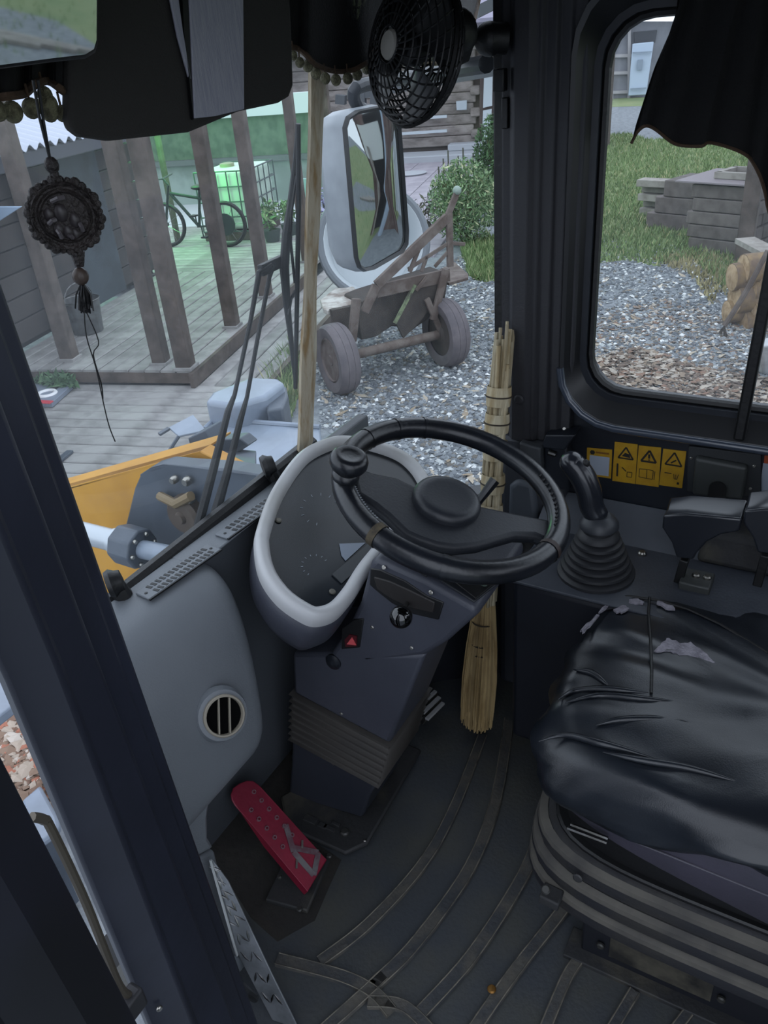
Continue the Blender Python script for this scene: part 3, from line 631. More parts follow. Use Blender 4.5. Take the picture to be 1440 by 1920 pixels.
nn = len(hp_); MB().tube(hp_, [.021 + .003 * math.sin(3 * i / nn) - .004 * (i == 0) - (.010 if i == nn - 1 else 0) for i in range(nn)], 18).build('grip', mHandle, js, smooth=60)
MB().ball(px(1072, 868, X=jx), .0225, (1, 1, 1), 18).build('grip_head', mHandle, js)
MB().lathe([(.007, 0), (.008, .006), (.006, .010), (.001, .011)], px(1094, 869, X=jx), (-.2, -.9, .3), 12).build('thumb_button', mRubber, js)
lv = [(1243, 967), (1285, 963), (1340, 968), (1392, 973), (1386, 997), (1352, 1003), (1325, 1017), (1306, 1038), (1300, 1050), (1268, 1046), (1259, 1018), (1241, 990)]
for k, (dx_, dy_) in enumerate(((0, 0), (152, -9))):
    X_ = 1.30
    l_ = thing('control_lever', 'black control lever with wide flared handle ' + ('behind the seat cushion, nearer the joystick' if k == 0 else 'at the right picture edge'), 'lever', px(1275 + dx_, 1100 + dy_, X=X_), 'console levers')
    pts = [px(x + dx_, y + dy_, X=X_) for x, y in lv]; tc_ = sum(pts, V()) / len(pts)
    back = [q + V((.055, 0, .010 if i < 4 else .0)) for i, q in enumerate(pts)]
    mid = [q + V((.028, 0, (-.002 if i < 4 else .0))) for i, q in enumerate(pts)]
    MB().loft([pts, mid, back]).build('handle', mHandle, l_, smooth=50, bevel=.004, seg=3)
    MB().bar(px(1284 + dx_, 1048 + dy_, X=X_ + .025), px(1268 + dx_, 1105 + dy_, X=X_ + .025), .016, .016).build('stem', mRubber, l_, bevel=.002)

# ================================================================== seat
st = thing('operator_seat', 'black leather operator seat with torn wrinkled cushion on suspension base', 'seat', (1.05, -.1, 0))
SX, SY, HX, HY = 1.055, -.115, .258, .42
def sring(s, z, nx=1., ny=1., n=96, e=5.0, dx=0, dy=0):
    out = []
    for k in range(n):
        a = 2 * math.pi * k / n; c, s_ = math.cos(a), math.sin(a)
        r = (abs(c) ** e + abs(s_) ** e) ** (-1 / e)
        out.append(V((SX + dx + HX * nx * s * r * c, SY + dy + HY * ny * s * r * s_, z)))
    return out
def seat_h(x, y):
    u, v = (x - SX) / HX, (y - SY) / HY
    z = .006 * math.cos(u * 1.3) * math.cos(v * 1.2)
    ed = max(abs(u), abs(v))
    z += .0035 * math.sin(16 * u + 5 * v + 1.2 * math.sin(5 * v)) * (.4 + .6 * max(0, v)) * (u < .6)
    z += .003 * math.sin(11 * v - 9 * u + 2 * math.sin(4 * u)) + .0022 * math.sin(25 * u - 13 * v + 1.5 * math.sin(7 * v)) * (u < .4)
    return z
lv_ = [(1.0, .418), (1.015, .428), (1.03, .446), (1.03, .466), (1.015, .486), (.985, .503), (.94, .515), (.88, .521), (.80, .525), (.70, .528), (.58, .530), (.45, .531), (.32, .532), (.2, .532), (.1, .532), (.02, .532)]
rings = []
random.seed(3)
for s, z in lv_:
    r = sring(s, z); o_ = []
    for k, q in enumerate(r):
        w_ = min(1, max(0, (z - .47) / .045)); q2 = V(q)
        q2.z += seat_h(q.x, q.y) * w_
        if z < .50:
            a = 2 * math.pi * k / 96
            b_ = .008 * math.sin(9 * a + 40 * z) + .006 * math.sin(17 * a - 60 * z)
            q2.x += math.cos(a) * b_; q2.y += math.sin(a) * b_
            q2.z += (.006 * math.sin(6 * a + 1) + min(.05, max(0, .13 * (.26 - q.y)))) * (1 - (z - .418) / .09)
        o_.append(q2)
    rings.append(o_)
cu = MB().loft(rings).build('cushion', mLeather, st, smooth=80)
def ST(x, y, h=.001):
    z = .53
    for _ in range(8):
        q = px(x, y, z=z); z = .529 + seat_h(q.x, q.y) + h
        u, v = (q.x - SX) / HX, (q.y - SY) / HY; ed = max(abs(u), abs(v))
        if ed > .80: z -= .10 * (ed - .80) ** 1.2
    q = px(x, y, z=z); return q
mTear = M('torn_backing', '#b0acb6', .9, col2='#918d98', scale=60, bump=.3, bscale=200)
def patch(pts, nm='torn_patch'):
    pj_ = []
    for i_, (x, y) in enumerate(pts):
        x2, y2 = pts[(i_ + 1) % len(pts)]
        for t_ in (0, .33, .66): pj_.append((x + (x2 - x) * t_ + random.uniform(-2.2, 2.2) * (t_ > 0), y + (y2 - y) * t_ + random.uniform(-2.0, 2.0) * (t_ > 0)))
    q = [ST(x, y, .002) for x, y in pj_]; c = sum(q, V()) / len(q); n_ = len(q)
    MB().add([c + V((0, 0, .001))] + q + [a - V((0, 0, .004)) for a in q], [(0, 1 + i, 1 + (i + 1) % n_) for i in range(n_)] + [(1 + i, 1 + n_ + i, 1 + n_ + (i + 1) % n_, 1 + (i + 1) % n_) for i in range(n_)]).build(nm, mTear, cu, smooth=0)
patch([(1226, 1220), (1238, 1210), (1250, 1196), (1262, 1200), (1276, 1206), (1295, 1203), (1312, 1215), (1330, 1232), (1342, 1242), (1330, 1240), (1305, 1232), (1282, 1228), (1262, 1224), (1244, 1220)])
patch([(1232, 1124), (1240, 1126), (1262, 1135), (1266, 1142), (1248, 1140), (1234, 1132)])
patch([(1142, 1124), (1150, 1118), (1164, 1114), (1175, 1116), (1162, 1122), (1148, 1130), (1128, 1146), (1122, 1148)])
patch([(1150, 1142), (1168, 1134), (1180, 1140), (1170, 1146), (1156, 1148)])
patch([(1088, 1182), (1100, 1168), (1118, 1152), (1124, 1152), (1106, 1174), (1092, 1186)])
patch([(1176, 1125), (1190, 1122), (1208, 1128), (1196, 1132), (1182, 1132)])
def sm(pts, r=.0025, mat=None): MB().tube([ST(x, y, .001) for x, y in pts], r, 6).build('seam', mat or mRubber, cu)
sm([(1218, 1120), (1216, 1150), (1220, 1200), (1222, 1260), (1221, 1300)])
sm([(1140, 1122), (1180, 1118), (1232, 1125), (1290, 1142), (1350, 1170), (1400, 1200), (1440, 1225)])
mWr = mLeather
for pts in ([(1046, 1312), (1075, 1296), (1130, 1292), (1180, 1296), (1222, 1300)], [(1060, 1318), (1120, 1304), (1200, 1310), (1280, 1318)], [(1075, 1255), (1110, 1262), (1140, 1285)], [(1118, 1360), (1160, 1350), (1230, 1348), (1290, 1354)], [(1010, 1390), (1060, 1378), (1120, 1392), (1180, 1408), (1250, 1430)], [(1130, 1410), (1200, 1425), (1290, 1440), (1380, 1465)]):
    MB().tube(smoothpts([ST(x, y, -.002) for x, y in pts], 4), [max(.0008, .006 * math.sin(math.pi * (i + .3) / (len(pts) * 4 - 3))) for i in range((len(pts) - 1) * 4 + 1)], 8).build('wrinkle', mWr, cu, smooth=80)
MB().prism([V((.84, -.50, .52)), V((.84, -.62, .50)), V((.84, -.74, 1.02)), V((.84, -.70, 1.10)), V((.84, -.62, 1.06)), V((.84, -.54, .80))], (.43, 0, 0)).build('backrest', mLeather, st, bevel=.035, seg=4)
# skirt below the cushion, suspension rings, base
def skr(s, z): return [V((q.x, q.y, q.z + .075 * min(1, max(0, (q.y + .15) / .42)) * (z < .40))) for q in sring(s, z)]
MB().loft([skr(.965, .475), skr(.985, .46), skr(.985, .345), skr(.96, .335)]).build('side_skirt', mSkirt, st, smooth=40)
MB().tube([V((SX - HX * .988, .12 - k * .05, .425 - .002 * k)) for k in range(11)], .0015, 6).build('skirt_stitching', M('thread2', '#6e6c76', .8), st)
MB().loft([sring(.90, .42), sring(.90, .30)]).build('gap_core', mRubber, st)
MB().loft([sring(.93, .325), sring(.94, .322), sring(.94, .312), sring(.90, .31)]).build('slide_rail', mRubber, st, smooth=30)
for a_, b_ in (((1070, 1545), (1140, 1572)), ((1064, 1552), (1138, 1580))): MB().tube([px(*a_, X=.80), px(*b_, X=.80)], .003, 6).build('slide_rod', mSteel, st)
mBoot = M('boot_rubber', '#2e2f35', .5, col2='#45423c', scale=5, lo=.45, hi=.75, bump=.1, bscale=80)
for k, (z, s) in enumerate(((.297, 1.0), (.252, 1.02), (.207, 1.03))):
    MB().loft([sring(s - .08, z - .026), sring(s, z - .02), sring(s + .008, z - .004), sring(s - .004, z + .012), sring(s - .03, z + .016), sring(s - .06, z + .020)]).build('suspension_boot', mBoot, st, smooth=30)
for z, s in ((.297, 1.0), (.252, 1.02), (.207, 1.03)): MB().loft([sring(s + .006, z + .004), sring(s + .001, z + .013), sring(s - .03, z + .018)], cap=False).build('boot_ledge', M('boot_dust', '#6e6a62', .75, col2='#4d4b49', scale=7), st, smooth=30)
for k in range(5): bolt(V((SX - HX * .985, .20 - .13 * k, .292)), (-1, 0, .2), .008, st, mBoot, .004)
MB().prism([V((.86, .20, .0)), V((.86, .20, .15)), V((.86, -.5, .15)), V((.86, -.5, 0))], (.38, 0, 0)).build('base_frame', M('base_paint', '#1c1f28', .5), st, bevel=.004)
MB().prism([V((.857, .15, .03)), V((.857, .15, .125)), V((.857, -.02, .125)), V((.857, -.02, .03))], (.01, 0, 0)).build('base_recess', M('base_dusty', '#5a564a', .9, col2='#1c1c1a', scale=12), st)
MB().prism([V((.835, .225, .0)), V((.835, -.5, .0)), V((.835, -.5, .012)), V((.835, .225, .012))], (.06, 0, 0)).build('base_flange', mDust, st, bevel=.002)
for y in (.165, -.035): bolt(V((.856, y, .055)), (-1, 0, 0), .007, st, M('dull_bolt'), .006)
MB().bar(px(1015, 1672, X=.80), px(1052, 1690, X=.80), .03, .02).build('lock_bracket', mDust, st, bevel=.003)
bolt(px(1024, 1668, X=.79), (-.6, 0, 1), .008, st, M('dull_bolt'), .006)
MB().bar(px(1052, 1690, X=.82), px(1250, 1780, X=.82), .012, .014).build('adjuster_bar', mBoot, st, bevel=.003)

# ================================================================== broom
br = thing('broom', 'straw besom broom with bound handle leaning in the front right corner', 'broom', px(892, 1372, z=.006))
A_ = px(892, 1372, z=.012); B_ = px(945, 602, X=1.44); ax = (B_ - A_).normalized(); bu, bw = basis(ax); BL_ = (B_ - A_).length
mH = MB()
random.seed(7)
for k in range(26):
    a = random.random() * 6.28; r = .0215 * math.sqrt(random.random()) + .002; top = random.uniform(.90, 1.0); s0 = .36
    pts = []
    for i in range(6):
        t = s0 + (top - s0) * i / 5; rr = r * (1.0 + .25 * math.sin(t * 9 + k)) * (1 - .2 * t)
        pts.append(A_ + ax * BL_ * t + (bu * math.cos(a) + bw * math.sin(a)) * rr)
    mH.tube(pts, random.uniform(.003, .0052), 6)
mH.build('handle_stalks', M('straw_handle', '#efe2c0', .7, col2='#c4ad80', scale=30, island=.25, stretch=(1, 1, .2)), br, smooth=60)
mB = MB()
for k in range(520):
    a = random.random() * 6.28; r = math.sqrt(random.random()); t1 = random.uniform(-.0, .05) + .025 * r ** 2
    pts = []
    for i in range(5):
        t = .42 + (t1 - .42) * i / 4; sp_ = (.016, .027, .036, .041, .040)[i]
        pts.append(A_ + ax * BL_ * t + (bu * math.cos(a) * 1.0 + bw * math.sin(a) * .75) * (sp_ * r))
    mB.tube(pts, .0016, 3, cap=False)
o = mB.build('bristles', mStraw, br, smooth=60); o['kind'] = 'stuff'
mBind = M('binding', '#3f3527', .8)
for y_ in (742, 792, 843, 905, 960, 1165, 1205, 1222):
    t = (1372 - y_) / (1372 - 602) ; t = max(.0, min(1, t)); c = None
    # place along the axis where the picture height fits
    lo_, hi_ = 0., 1.
    for _ in range(24):
        md = (lo_ + hi_) / 2; P = A_ + ax * BL_ * md - CAM; yy = 960 - F * P.dot(UP) / P.dot(FW)
        if yy > y_: lo_ = md
        else: hi_ = md
    c = A_ + ax * BL_ * lo_; rr = .0265 if y_ < 1000 else .0225 + .004 * (1 - lo_)
    MB().tube([c + (bu * math.cos(2 * math.pi * k / 20) + bw * math.sin(2 * math.pi * k / 20)) * rr for k in range(20)], .0016, 6, loop=True).build('binding', mBind, br)
    if y_ < 1000: MB().lathe([(rr - .002, -.02), (rr - .0006, 0), (rr - .002, .02)], c, ax, 14, cap=False).build('wrap_sleeve', M('straw_handle'), br, smooth=0)
# ================================================================== overhead: visor, mirror, valance, ornament, fan, curtain
vs = thing('sun_visor', 'dark felt sun visor with grey plastic flap hanging at the windscreen top', 'sun visor', px(330, 100, Y=.70))
MB().prism([px(*q, Y=.70) for q in ((133, 120), (131, 222), (138, 243), (155, 256), (210, 264), (357, 248), (450, 209), (525, 193), (543, 182), (551, 160), (548, 60), (540, -90), (133, -90))], (0, .014, 0)).build('visor_board', mFelt, vs, bevel=.004)
mFlap = M('flap_plastic', '#c4c4d2', .5, col2='#abacc0', scale=14, lo=.4, hi=.7, stretch=(30, 1, 2), bump=.15, bscale=30)
MB().prism([px(*q, Y=.694) for q in ((348, -90), (352, 0), (362, 222), (400, 218), (455, 205), (453, 0), (452, -90))], (0, -.003, 0)).build('flap', mFlap, vs, bevel=.001)
MB().prism([px(*q, Y=.696) for q in ((310, -60), (316, 0), (330, 70), (352, 150), (356, 150), (340, 60), (332, 0), (328, -60))], (0, -.003, 0)).build('flap_edge', mFlap, vs, bevel=.001)
MB().prism([px(*q, Y=.697) for q in ((334, -60), (340, 60), (358, 225), (364, 225), (352, 0), (348, -60))], (0, -.004, 0)).build('flap_gap', mRubber, vs)

rm_ = thing('rear_view_mirror', 'wide interior mirror reflecting the lawn at the top left corner', 'mirror', px(80, 40, Y=.63))
mp0 = px(90, 50, Y=.63); mn = V((0.02, -1, -.16)).normalized()
mpoly = [(-120, 138), (0, 122), (100, 109), (160, 102), (176, 92), (181, 75), (182, -90), (-120, -90)]
MB().prism([pxp(x, y, mp0, mn) for x, y in mpoly], -mn * .004).build('mirror_glass', mMirror, rm_, smooth=0)
mb_ = [pxp(x + (6 if x > 150 else 0), y + (9 if y > 60 else 0), mp0 - mn * .004, mn) for x, y in mpoly]
MB().prism(mb_, -mn * .02).build('mirror_shell', mRubber, rm_, bevel=.004)

def valance(name, label, edge, Y, poms, pr_, ytop=-120):
    t = thing(name, label, 'valance', px(edge[len(edge) // 2][0], 0, Y=Y), 'windscreen valances')
    e = smoothpts([V((x, y, 0)) for x, y in edge], 5); n = len(e)
    def fn(u, v):
        i = min(n - 1, int(round(u * (n - 1)))); q = e[i]; yy = q.y + (ytop - q.y) * v
        return px(q.x, yy, Y=Y + .010 * math.sin(u * 21) * (1 - v * .6))
    MB().grid(fn, n - 1, 6, (0, .004, 0)).build('cloth', mCloth, t, smooth=60)
    MB().tube([fn(i / (n - 1), 0) - V((0, .003, 0)) for i in range(n)], .004, 6).build('braid', mBrown, t)
    mP = M('pompom_wool', '#8d8a6c', .95, col2='#5e5a45', scale=120, bump=.6, bscale=400)
    for x, y, r in poms:
        c = px(x, y, Y=Y - .004); d = (c - CAM).length; r_ = r / 1500 * d * .86
        pm = MB().ball(c, r_, (1, 1, 1.06), 14).build('pompom', mP, t)
        MB().tube([c + V((0, 0, r_)), c + V((0, 0, r_ + .012))], .0012, 5).build('pompom_cord', mBrown, pm)
    return t
valance('fringe_valance', 'black cloth valance with pompom fringe between visor and fan', [(538, 88), (556, 92), (572, 104), (590, 122), (625, 134), (660, 131), (690, 116), (720, 118), (790, 120), (845, 112), (880, 60), (900, -20)], .775, [(550, 104, 8), (562, 117, 9), (577, 124, 10), (592, 138, 10), (610, 147, 10), (630, 150, 10), (652, 147, 10), (670, 140, 10), (687, 128, 10)], .01)
valance('fringe_valance', 'black cloth valance with pompom fringe below the interior mirror', [(-70, 190), (0, 182), (40, 176), (60, 160), (85, 152), (110, 168), (140, 188)], .72, [(-4, 208, 17), (24, 210, 18), (59, 203, 17), (84, 178, 14), (90, 196, 18), (93, 212, 15), (117, 213, 14)], .01)

on = thing('hanging_ornament', 'dark carved round medallion with tassel hanging from the mirror', 'ornament', px(122, 405, Y=.66))
oc = px(122, 405, Y=.66); onn = (CAM - oc); onn.z = -.02; onn.normalize(); ou_ = V((0, 0, 1)).cross(onn).normalized(); ow = V((0, 0, 1))
def OP(x, y, h=0): return pxp(x, y, oc + onn * h, onn)
mOrn = M('carved_wood', '#2a2322', .6, col2='#3c3432', scale=60, bump=.6, bscale=200)
r_o = (OP(192, 405) - OP(52, 405)).length / 2
MB().lathe([(r_o * .92, -.006), (r_o * .97, 0), (r_o * .9, .005), (r_o * .8, .002), (r_o * .75, .002), (r_o * .68, .006), (r_o * .62, .003), (.001, .004)], oc, onn, 30).build('disc', mOrn, on)
for k in range(30):
    a = 2 * math.pi * k / 30; MB().ball(oc + (ou_ * math.cos(a) + ow * math.sin(a)) * r_o * .96, r_o * (.10 + .03 * (k % 3)), n=8).build('rim_bead', mOrn, on)
for x, y, r in ((114, 398, .0075), (140, 412, .0065), (92, 402, .006), (110, 430, .006), (128, 434, .006), (142, 438, .005)):
    MB().ball(OP(x, y, .0), r, (1, 1, 1.3), 12).build('relief_knob', M('relief', '#3f393b', .45), on)
for a, b in (((92, 420), (104, 412)), ((108, 432), (116, 446)), ((150, 420), (156, 432)), ((130, 442), (136, 446)), ((96, 378), (120, 370))):
    MB().tube([OP(*a, .008), OP((a[0] + b[0]) / 2, (a[1] + b[1]) / 2 - 2, .011), OP(*b, .008)], .0022, 6).build('relief_line', M('relief2', '#6a6468', .4), on)
for dx_ in (0, 9): MB().tube([OP(62 + dx_, 150, .02), OP(74 + dx_ * .7, 220, .01), OP(94, 300)], .0013, 6).build('cord', mRubber, on)
MB().ball(OP(97, 310), .0065, (1, 1, 1.2), 10).build('knot', mOrn, on)
MB().tube([OP(97, 312), OP(106, 336)], .004, 6).build('knot_cord', mOrn, on)
MB().tube([OP(145, 472), OP(150, 500)], [.007, .004], 8).build('loop', mOrn, on)
MB().ball(OP(151, 518), .008, (1, 1, 1.1), 10).build('bead', M('bead_brown', '#55463e', .5), on)
m = MB(); random.seed(5)
for k in range(60):
    s = random.gauss(0, 6); m.tube([OP(154, 528), OP(158 + s * .8, 552, random.uniform(-.006, .006)), OP(160 + s, 580 + random.uniform(-8, 8), random.uniform(-.008, .008))], .0009, 3)
o = m.build('tassel', mRubber, on); o['kind'] = 'stuff'
for pts in ([(158, 580), (162, 630), (180, 690), (195, 760), (205, 800), (216, 828)], [(160, 580), (185, 640), (175, 665), (190, 720), (193, 748)]):
    MB().tube(smoothpts([OP(*q) for q in pts], 4), .0008, 4).build('loose_thread', mRubber, on)

fn_ = thing('cabin_fan', 'black cage fan hanging at the top of the corner glass', 'fan', px(800, 60, X=1.27))
fc = px(777, 94, X=1.25); fa = (RT * -.82 + FW * -.52 + UP * -.12).normalized(); fu, fw_ = basis(fa); FR = .105
cage = []
for side in (1, -1):
    for k in range(9):
        t = k / 8; r = FR * math.sin(R(14 + 76 * t)); h = side * .048 * math.cos(R(14 + 76 * t)) / math.cos(R(14))
        MB().tube([fc + fa * h + (fu * math.cos(a) + fw_ * math.sin(a)) * r for a in [2 * math.pi * i / 40 for i in range(40)]], .0017 if k < 8 else .004, 5, loop=True).build('cage_ring', mRubber, fn_)
    for k in range(28):
        a0 = 2 * math.pi * k / 28; pts = []
        for i in range(8):
            t = i / 7; r = FR * math.sin(R(14 + 76 * t)); h = side * .048 * math.cos(R(14 + 76 * t)) / math.cos(R(14)); a = a0 + .5 * t * side
            pts.append(fc + fa * h + (fu * math.cos(a) + fw_ * math.sin(a)) * r)
        MB().tube(pts, .0016, 4).build('cage_wire', mRubber, fn_)
MB().lathe([(.001, .052), (.018, .050), (.021, .046), (.021, .044)], fc, fa, 20).build('cage_badge', M('badge', '#a8a49c', .6), fn_)
for k in range(4):
    a0 = 2 * math.pi * k / 4 + .4
    def bl(u, v, a0=a0):
        r = .018 + .085 * u; a = a0 + (v - .5) * (1.0 + .25 * u); return fc + fa * (.016 * (v - .5)) + (fu * math.cos(a) + fw_ * math.sin(a)) * r
    MB().grid(bl, 6, 6, fa * .002).build('blade', M('fan_blade', '#16171a', .35), fn_, smooth=60)
MB().lathe([(.022, -.01), (.024, .012), (.015, .02), (.001, .021)], fc, fa, 18).build('blade_hub', mBlack, fn_)
mc = px(850, 62, X=1.28)
MB().tube([fc - fa * .04, fc.lerp(mc, .6) - fa * .03, mc], [.03, .034, .036], 20).build('motor_housing', mRubber, fn_)
MB().ball(mc, .037, n=20).build('motor_cap', mRubber, fn_)
MB().tube([mc, mc + V((.03, .02, .15))], .012, 10).build('mount_arm', mRubber, fn_)
bk = thing('pillar_knob', 'black rounded clamp sticking out of the pillar beside the fan', 'clamp', px(930, 72, X=1.45))
MB().tube([px(950, 72, X=1.46), px(930, 72, X=1.45), px(920, 73, X=1.445)], [.024, .024, .026], 16).build('clamp_body', mRubber, bk)
MB().ball(px(918, 73, X=1.445), .0265, n=16).build('clamp_ball', mRubber, bk)
MB().box(px(938, 150, X=1.455), (.02, .02, .035)).build('clamp_tab', mRubber, bk, bevel=.002)
MB().box(px(948, 212, X=1.47), (.012, .012, .05)).build('clamp_hinge', mRubber, bk, bevel=.002)

ct = thing('side_curtain', 'black cloth curtain gathered over the right side window', 'curtain', px(1340, 0, X=1.46))
lft = [(1275, -60), (1268, 25), (1250, 78), (1226, 130), (1208, 185), (1192, 235), (1184, 268)]
edge = [(1184, 270), (1196, 250), (1214, 238), (1232, 239), (1252, 248), (1276, 266), (1290, 273), (1316, 274), (1326, 268), (1345, 270), (1380, 281), (1402, 293), (1412, 305), (1425, 330), (1435, 362), (1443, 400), (1470, 460), (1520, 500)]
e = smoothpts([V((x, y, 0)) for x, y in edge], 3); n = len(e)
def cf(u, v):
    i = min(n - 1, int(round(u * (n - 1)))); q = e[i]
    x0 = q.x + (1300 + 260 * u - q.x) * v; y0 = q.y + (-150 - q.y) * v
    if u < .4:
        # left hem follows its own line
        k = v * (len(lft) - 1); j = min(len(lft) - 2, int(k)); a, b = V(lft[len(lft) - 1 - j]), V(lft[len(lft) - 2 - j]); h = a.lerp(b, k - j)
        w_ = (1 - u / .4) ** 1.0; xs = q.x + (1375 - q.x) * v
        x0 = x0 * (1 - w_) + (h.x + (q.x - edge[0][0]) * (1 - v) * w_ * 1.0) * w_; y0 = y0 * (1 - w_) + (h.y + (q.y - edge[0][1]) * (1 - v)) * w_
    return px(x0, y0, X=1.462 + .006 * math.sin(u * 40))
MB().grid(cf, n - 1, 18, (.003, 0, 0)).build('cloth', mCloth, ct, smooth=60)
MB().tube([cf(i / (n - 1), 0) for i in range(n)], .0028, 6).build('hem', mBrown, ct)

DIM = 1.0
# ================================================================== outside mirror and wipers
om = thing('side_mirror', 'large grey outside mirror seen through the corner glass', 'mirror', px(680, 505, Y=1.12))
op0 = px(705, 350, Y=1.10); omn = V((-.10, -1, -.02)).normalized()
gl_ = [(650, 245), (656, 225), (672, 214), (715, 205), (732, 208), (742, 222), (748, 245), (762, 430), (761, 455), (752, 470), (700, 500), (686, 503), (676, 496), (670, 478)]
G = [pxp(*q, op0, omn) for q in gl_]; gc = sum(G, V()) / len(G)
def gr(s, h): return [gc + (q - gc) * s - omn * h for q in G]
MB().loft([gr(s, .016 * s * s - .012) for s in (1.0, .93, .86, .78, .7, .6, .5, .4, .3, .2, .1, .02)]).build('mirror_glass', mMirror, om, smooth=60)      # convex glass
MB().loft([gr(.995, .002), gr(1.035, -.006), gr(1.05, .006), gr(1.04, .012)], cap=False).build('mirror_gasket', mRubber, om, smooth=50)
MB().loft([gr(1.045, .008), gr(1.06, .03), gr(1.03, .075), gr(.9, .10), gr(.6, .115)]).build('mirror_shell', M('mirror_grey', '#9aa0a6', .45, col2='#868c92', scale=6), om, smooth=60)
MB().tube(smoothpts([px(700, 210, Y=1.16), px(672, 200, Y=1.16), px(668, 165, Y=1.14), px(740, 150, Y=1.10), V((1.54, .66, 1.40))], 5), .016, 10).build('mirror_arm', M('arm_paint', '#2c2f36', .5), om)
wn = V((0, 1, .188)).normalized()
def WP_(x, y, h=.03): return pxp(x, y, V((1, .955, .70)) + wn * h, wn)
wi = thing('windscreen_wiper', 'black parallel-arm wiper standing on the outside of the windscreen', 'wiper', WP_(415, 950))
for pts, r in (([(508, 497), (486, 510), (470, 600), (440, 740), (428, 770), (400, 880), (372, 985)], [.005, .005, .004, .004, .006, .008, .009]), ([(512, 497), (505, 520), (482, 640), (463, 745), (450, 790), (425, 890), (405, 960)], [.005, .004, .004, .004, .006, .008, .010])):
    MB().tube([WP_(*q) for q in pts], r, 8).build('wiper_arm', mRubber, wi)
MB().bar(WP_(488, 508, .034), WP_(530, 488, .034), .012, .02).build('arm_head', mRubber, wi, bevel=.002)
MB().tube([WP_(*q, .026) for q in ((558, 232), (553, 300), (545, 380), (537, 440), (533, 500), (538, 570), (546, 640), (553, 715))], [.003, .004, .006, .008, .009, .007, .005, .003], 8).build('blade_bow', mRubber, wi)
MB().tube([WP_(*q, .012) for q in ((559, 232), (560, 380), (557, 560), (554, 728))], .0045, 8).build('blade_rubber', mRubber, wi)
MB().tube([WP_(*q, .02) for q in ((556, 330), (546, 400), (545, 455), (553, 530))], .003, 6).build('blade_claw', mRubber, wi)
MB().tube([WP_(*q, .02) for q in ((541, 590), (546, 560), (553, 545))], .003, 6).build('blade_claw', mRubber, wi)

# ================================================================== loader front end
lf = thing('loader_front', 'yellow and grey front end of the loader beyond the windscreen', 'loader', (1.6, 1.9, -1.0))
mLY = M('loader_yellow', '#c8912c', .5, col2='#b47f25', scale=3)
mLG = M('loader_grey', '#4d5560', .45, col2='#3f464f', scale=4)
mLL = M('loader_light', '#8d98a8', .35, col2='#7d8794', scale=4)
MB().prism([px(*q, X=1.5) for q in ((60, 932), (375, 846), (440, 880), (400, 1050), (300, 1110), (160, 1160), (60, 1160))], (.05, 0, 0)).build('boom_plate', mLY, lf, bevel=.004)
MB().prism([px(*q, X=1.5) for q in ((60, 932), (375, 846), (375, 850), (60, 937))], (.14, 0, 0)).build('boom_flange', mLY, lf)
piv = [px(*q, X=1.42) for q in ((228, 1010), (240, 965), (252, 915), (262, 892), (280, 878), (305, 871), (350, 875), (420, 880), (480, 890), (560, 900), (560, 1060), (400, 1080), (300, 1060))]
MB().prism(piv, (.06, 0, 0)).build('pivot_plate', mLG, lf, bevel=.006)
MB().prism([px(*q, X=1.42) for q in ((262, 890), (280, 877), (305, 870), (350, 874), (400, 880), (480, 890))] + [px(*q, X=1.75) for q in ((480, 845), (400, 838), (365, 838))], (0, 0, -.01)).build('pivot_top', mLG, lf, bevel=.003)
for q, r in (((330, 897), .012), ((354, 900), .014), ((362, 935), .010), ((360, 925), .008)): bolt(px(*q, X=1.41), (-1, 0, 0), r, lf, mBolt, .02)
MB().lathe([(.06, -.02), (.06, .02), (.05, .03), (.02, .03), (.015, .04), (.001, .04)], px(352, 962, X=1.41), (-1, 0, 0), 20).build('pivot_pin', M('pin_rust', '#5a5048', .6, .3), lf)
MB().tube([px(300, 930, X=1.4), px(330, 945, X=1.38), px(358, 930, X=1.38)], .014, 8).build('hose', M('hose', '#7a6a50', .6), lf)
# lift cylinder
ca, cb, cc, cdv = px(120, 990, X=1.30), px(215, 1014, X=1.30), px(268, 1030, X=1.30), px(420, 1062, X=1.30)
MB().tube([ca, cb], .034, 18).build('cylinder_barrel', M('cyl_light', '#b8bfc6', .35, .4), lf)
MB().tube([cb, cb.lerp(cc, .3)], .040, 18).build('cylinder_ring', M('cyl_light'), lf)
MB().tube([cb.lerp(cc, .25), cc], .062, 8).build('cylinder_gland', mLG, lf, smooth=20, bevel=.006)
for k in range(6):
    a = k * math.pi / 3; d_ = (cc - cb).normalized(); uu, ww = basis(d_); bolt(cc + (uu * math.cos(a) + ww * math.sin(a)) * .045, d_, .007, lf, mBolt, .008)
MB().tube([cc, cdv], .028, 16).build('cylinder_rod', mLL, lf)
# headlamp shield and wiring
def LQ(pts, X, vec, nm, mat, bev=.004): return MB().prism([px(x, y, X=X) for x, y in pts], vec).build(nm, mat, lf, bevel=bev)
sa_ = [px(316, 801, z=.32), px(335, 817, z=.31), px(386, 806, z=.31), px(362, 777, z=.33)]
MB().prism(sa_, (0, 0, -.008)).build('lamp_shield', mLL, lf, bevel=.002)
MB().prism([px(296, 811, z=.31), px(314, 800, z=.322), px(318, 803, z=.322), px(300, 814, z=.31)], (0, 0, -.008)).build('shield_lip', mLG, lf)
LQ(((352, 822), (385, 806), (402, 840), (360, 850)), 1.72, (.08, 0, 0), 'lamp_bracket', mLG)
MB().tube(smoothpts([px(335, 818, X=1.7), px(318, 845, X=1.66), px(306, 872, X=1.62)], 4), .006, 6).build('lamp_wire', mLG, lf)
LQ(((395, 825), (450, 822), (466, 836), (432, 858), (400, 850)), 1.72, (.05, 0, 0), 'lamp_box', mLG)
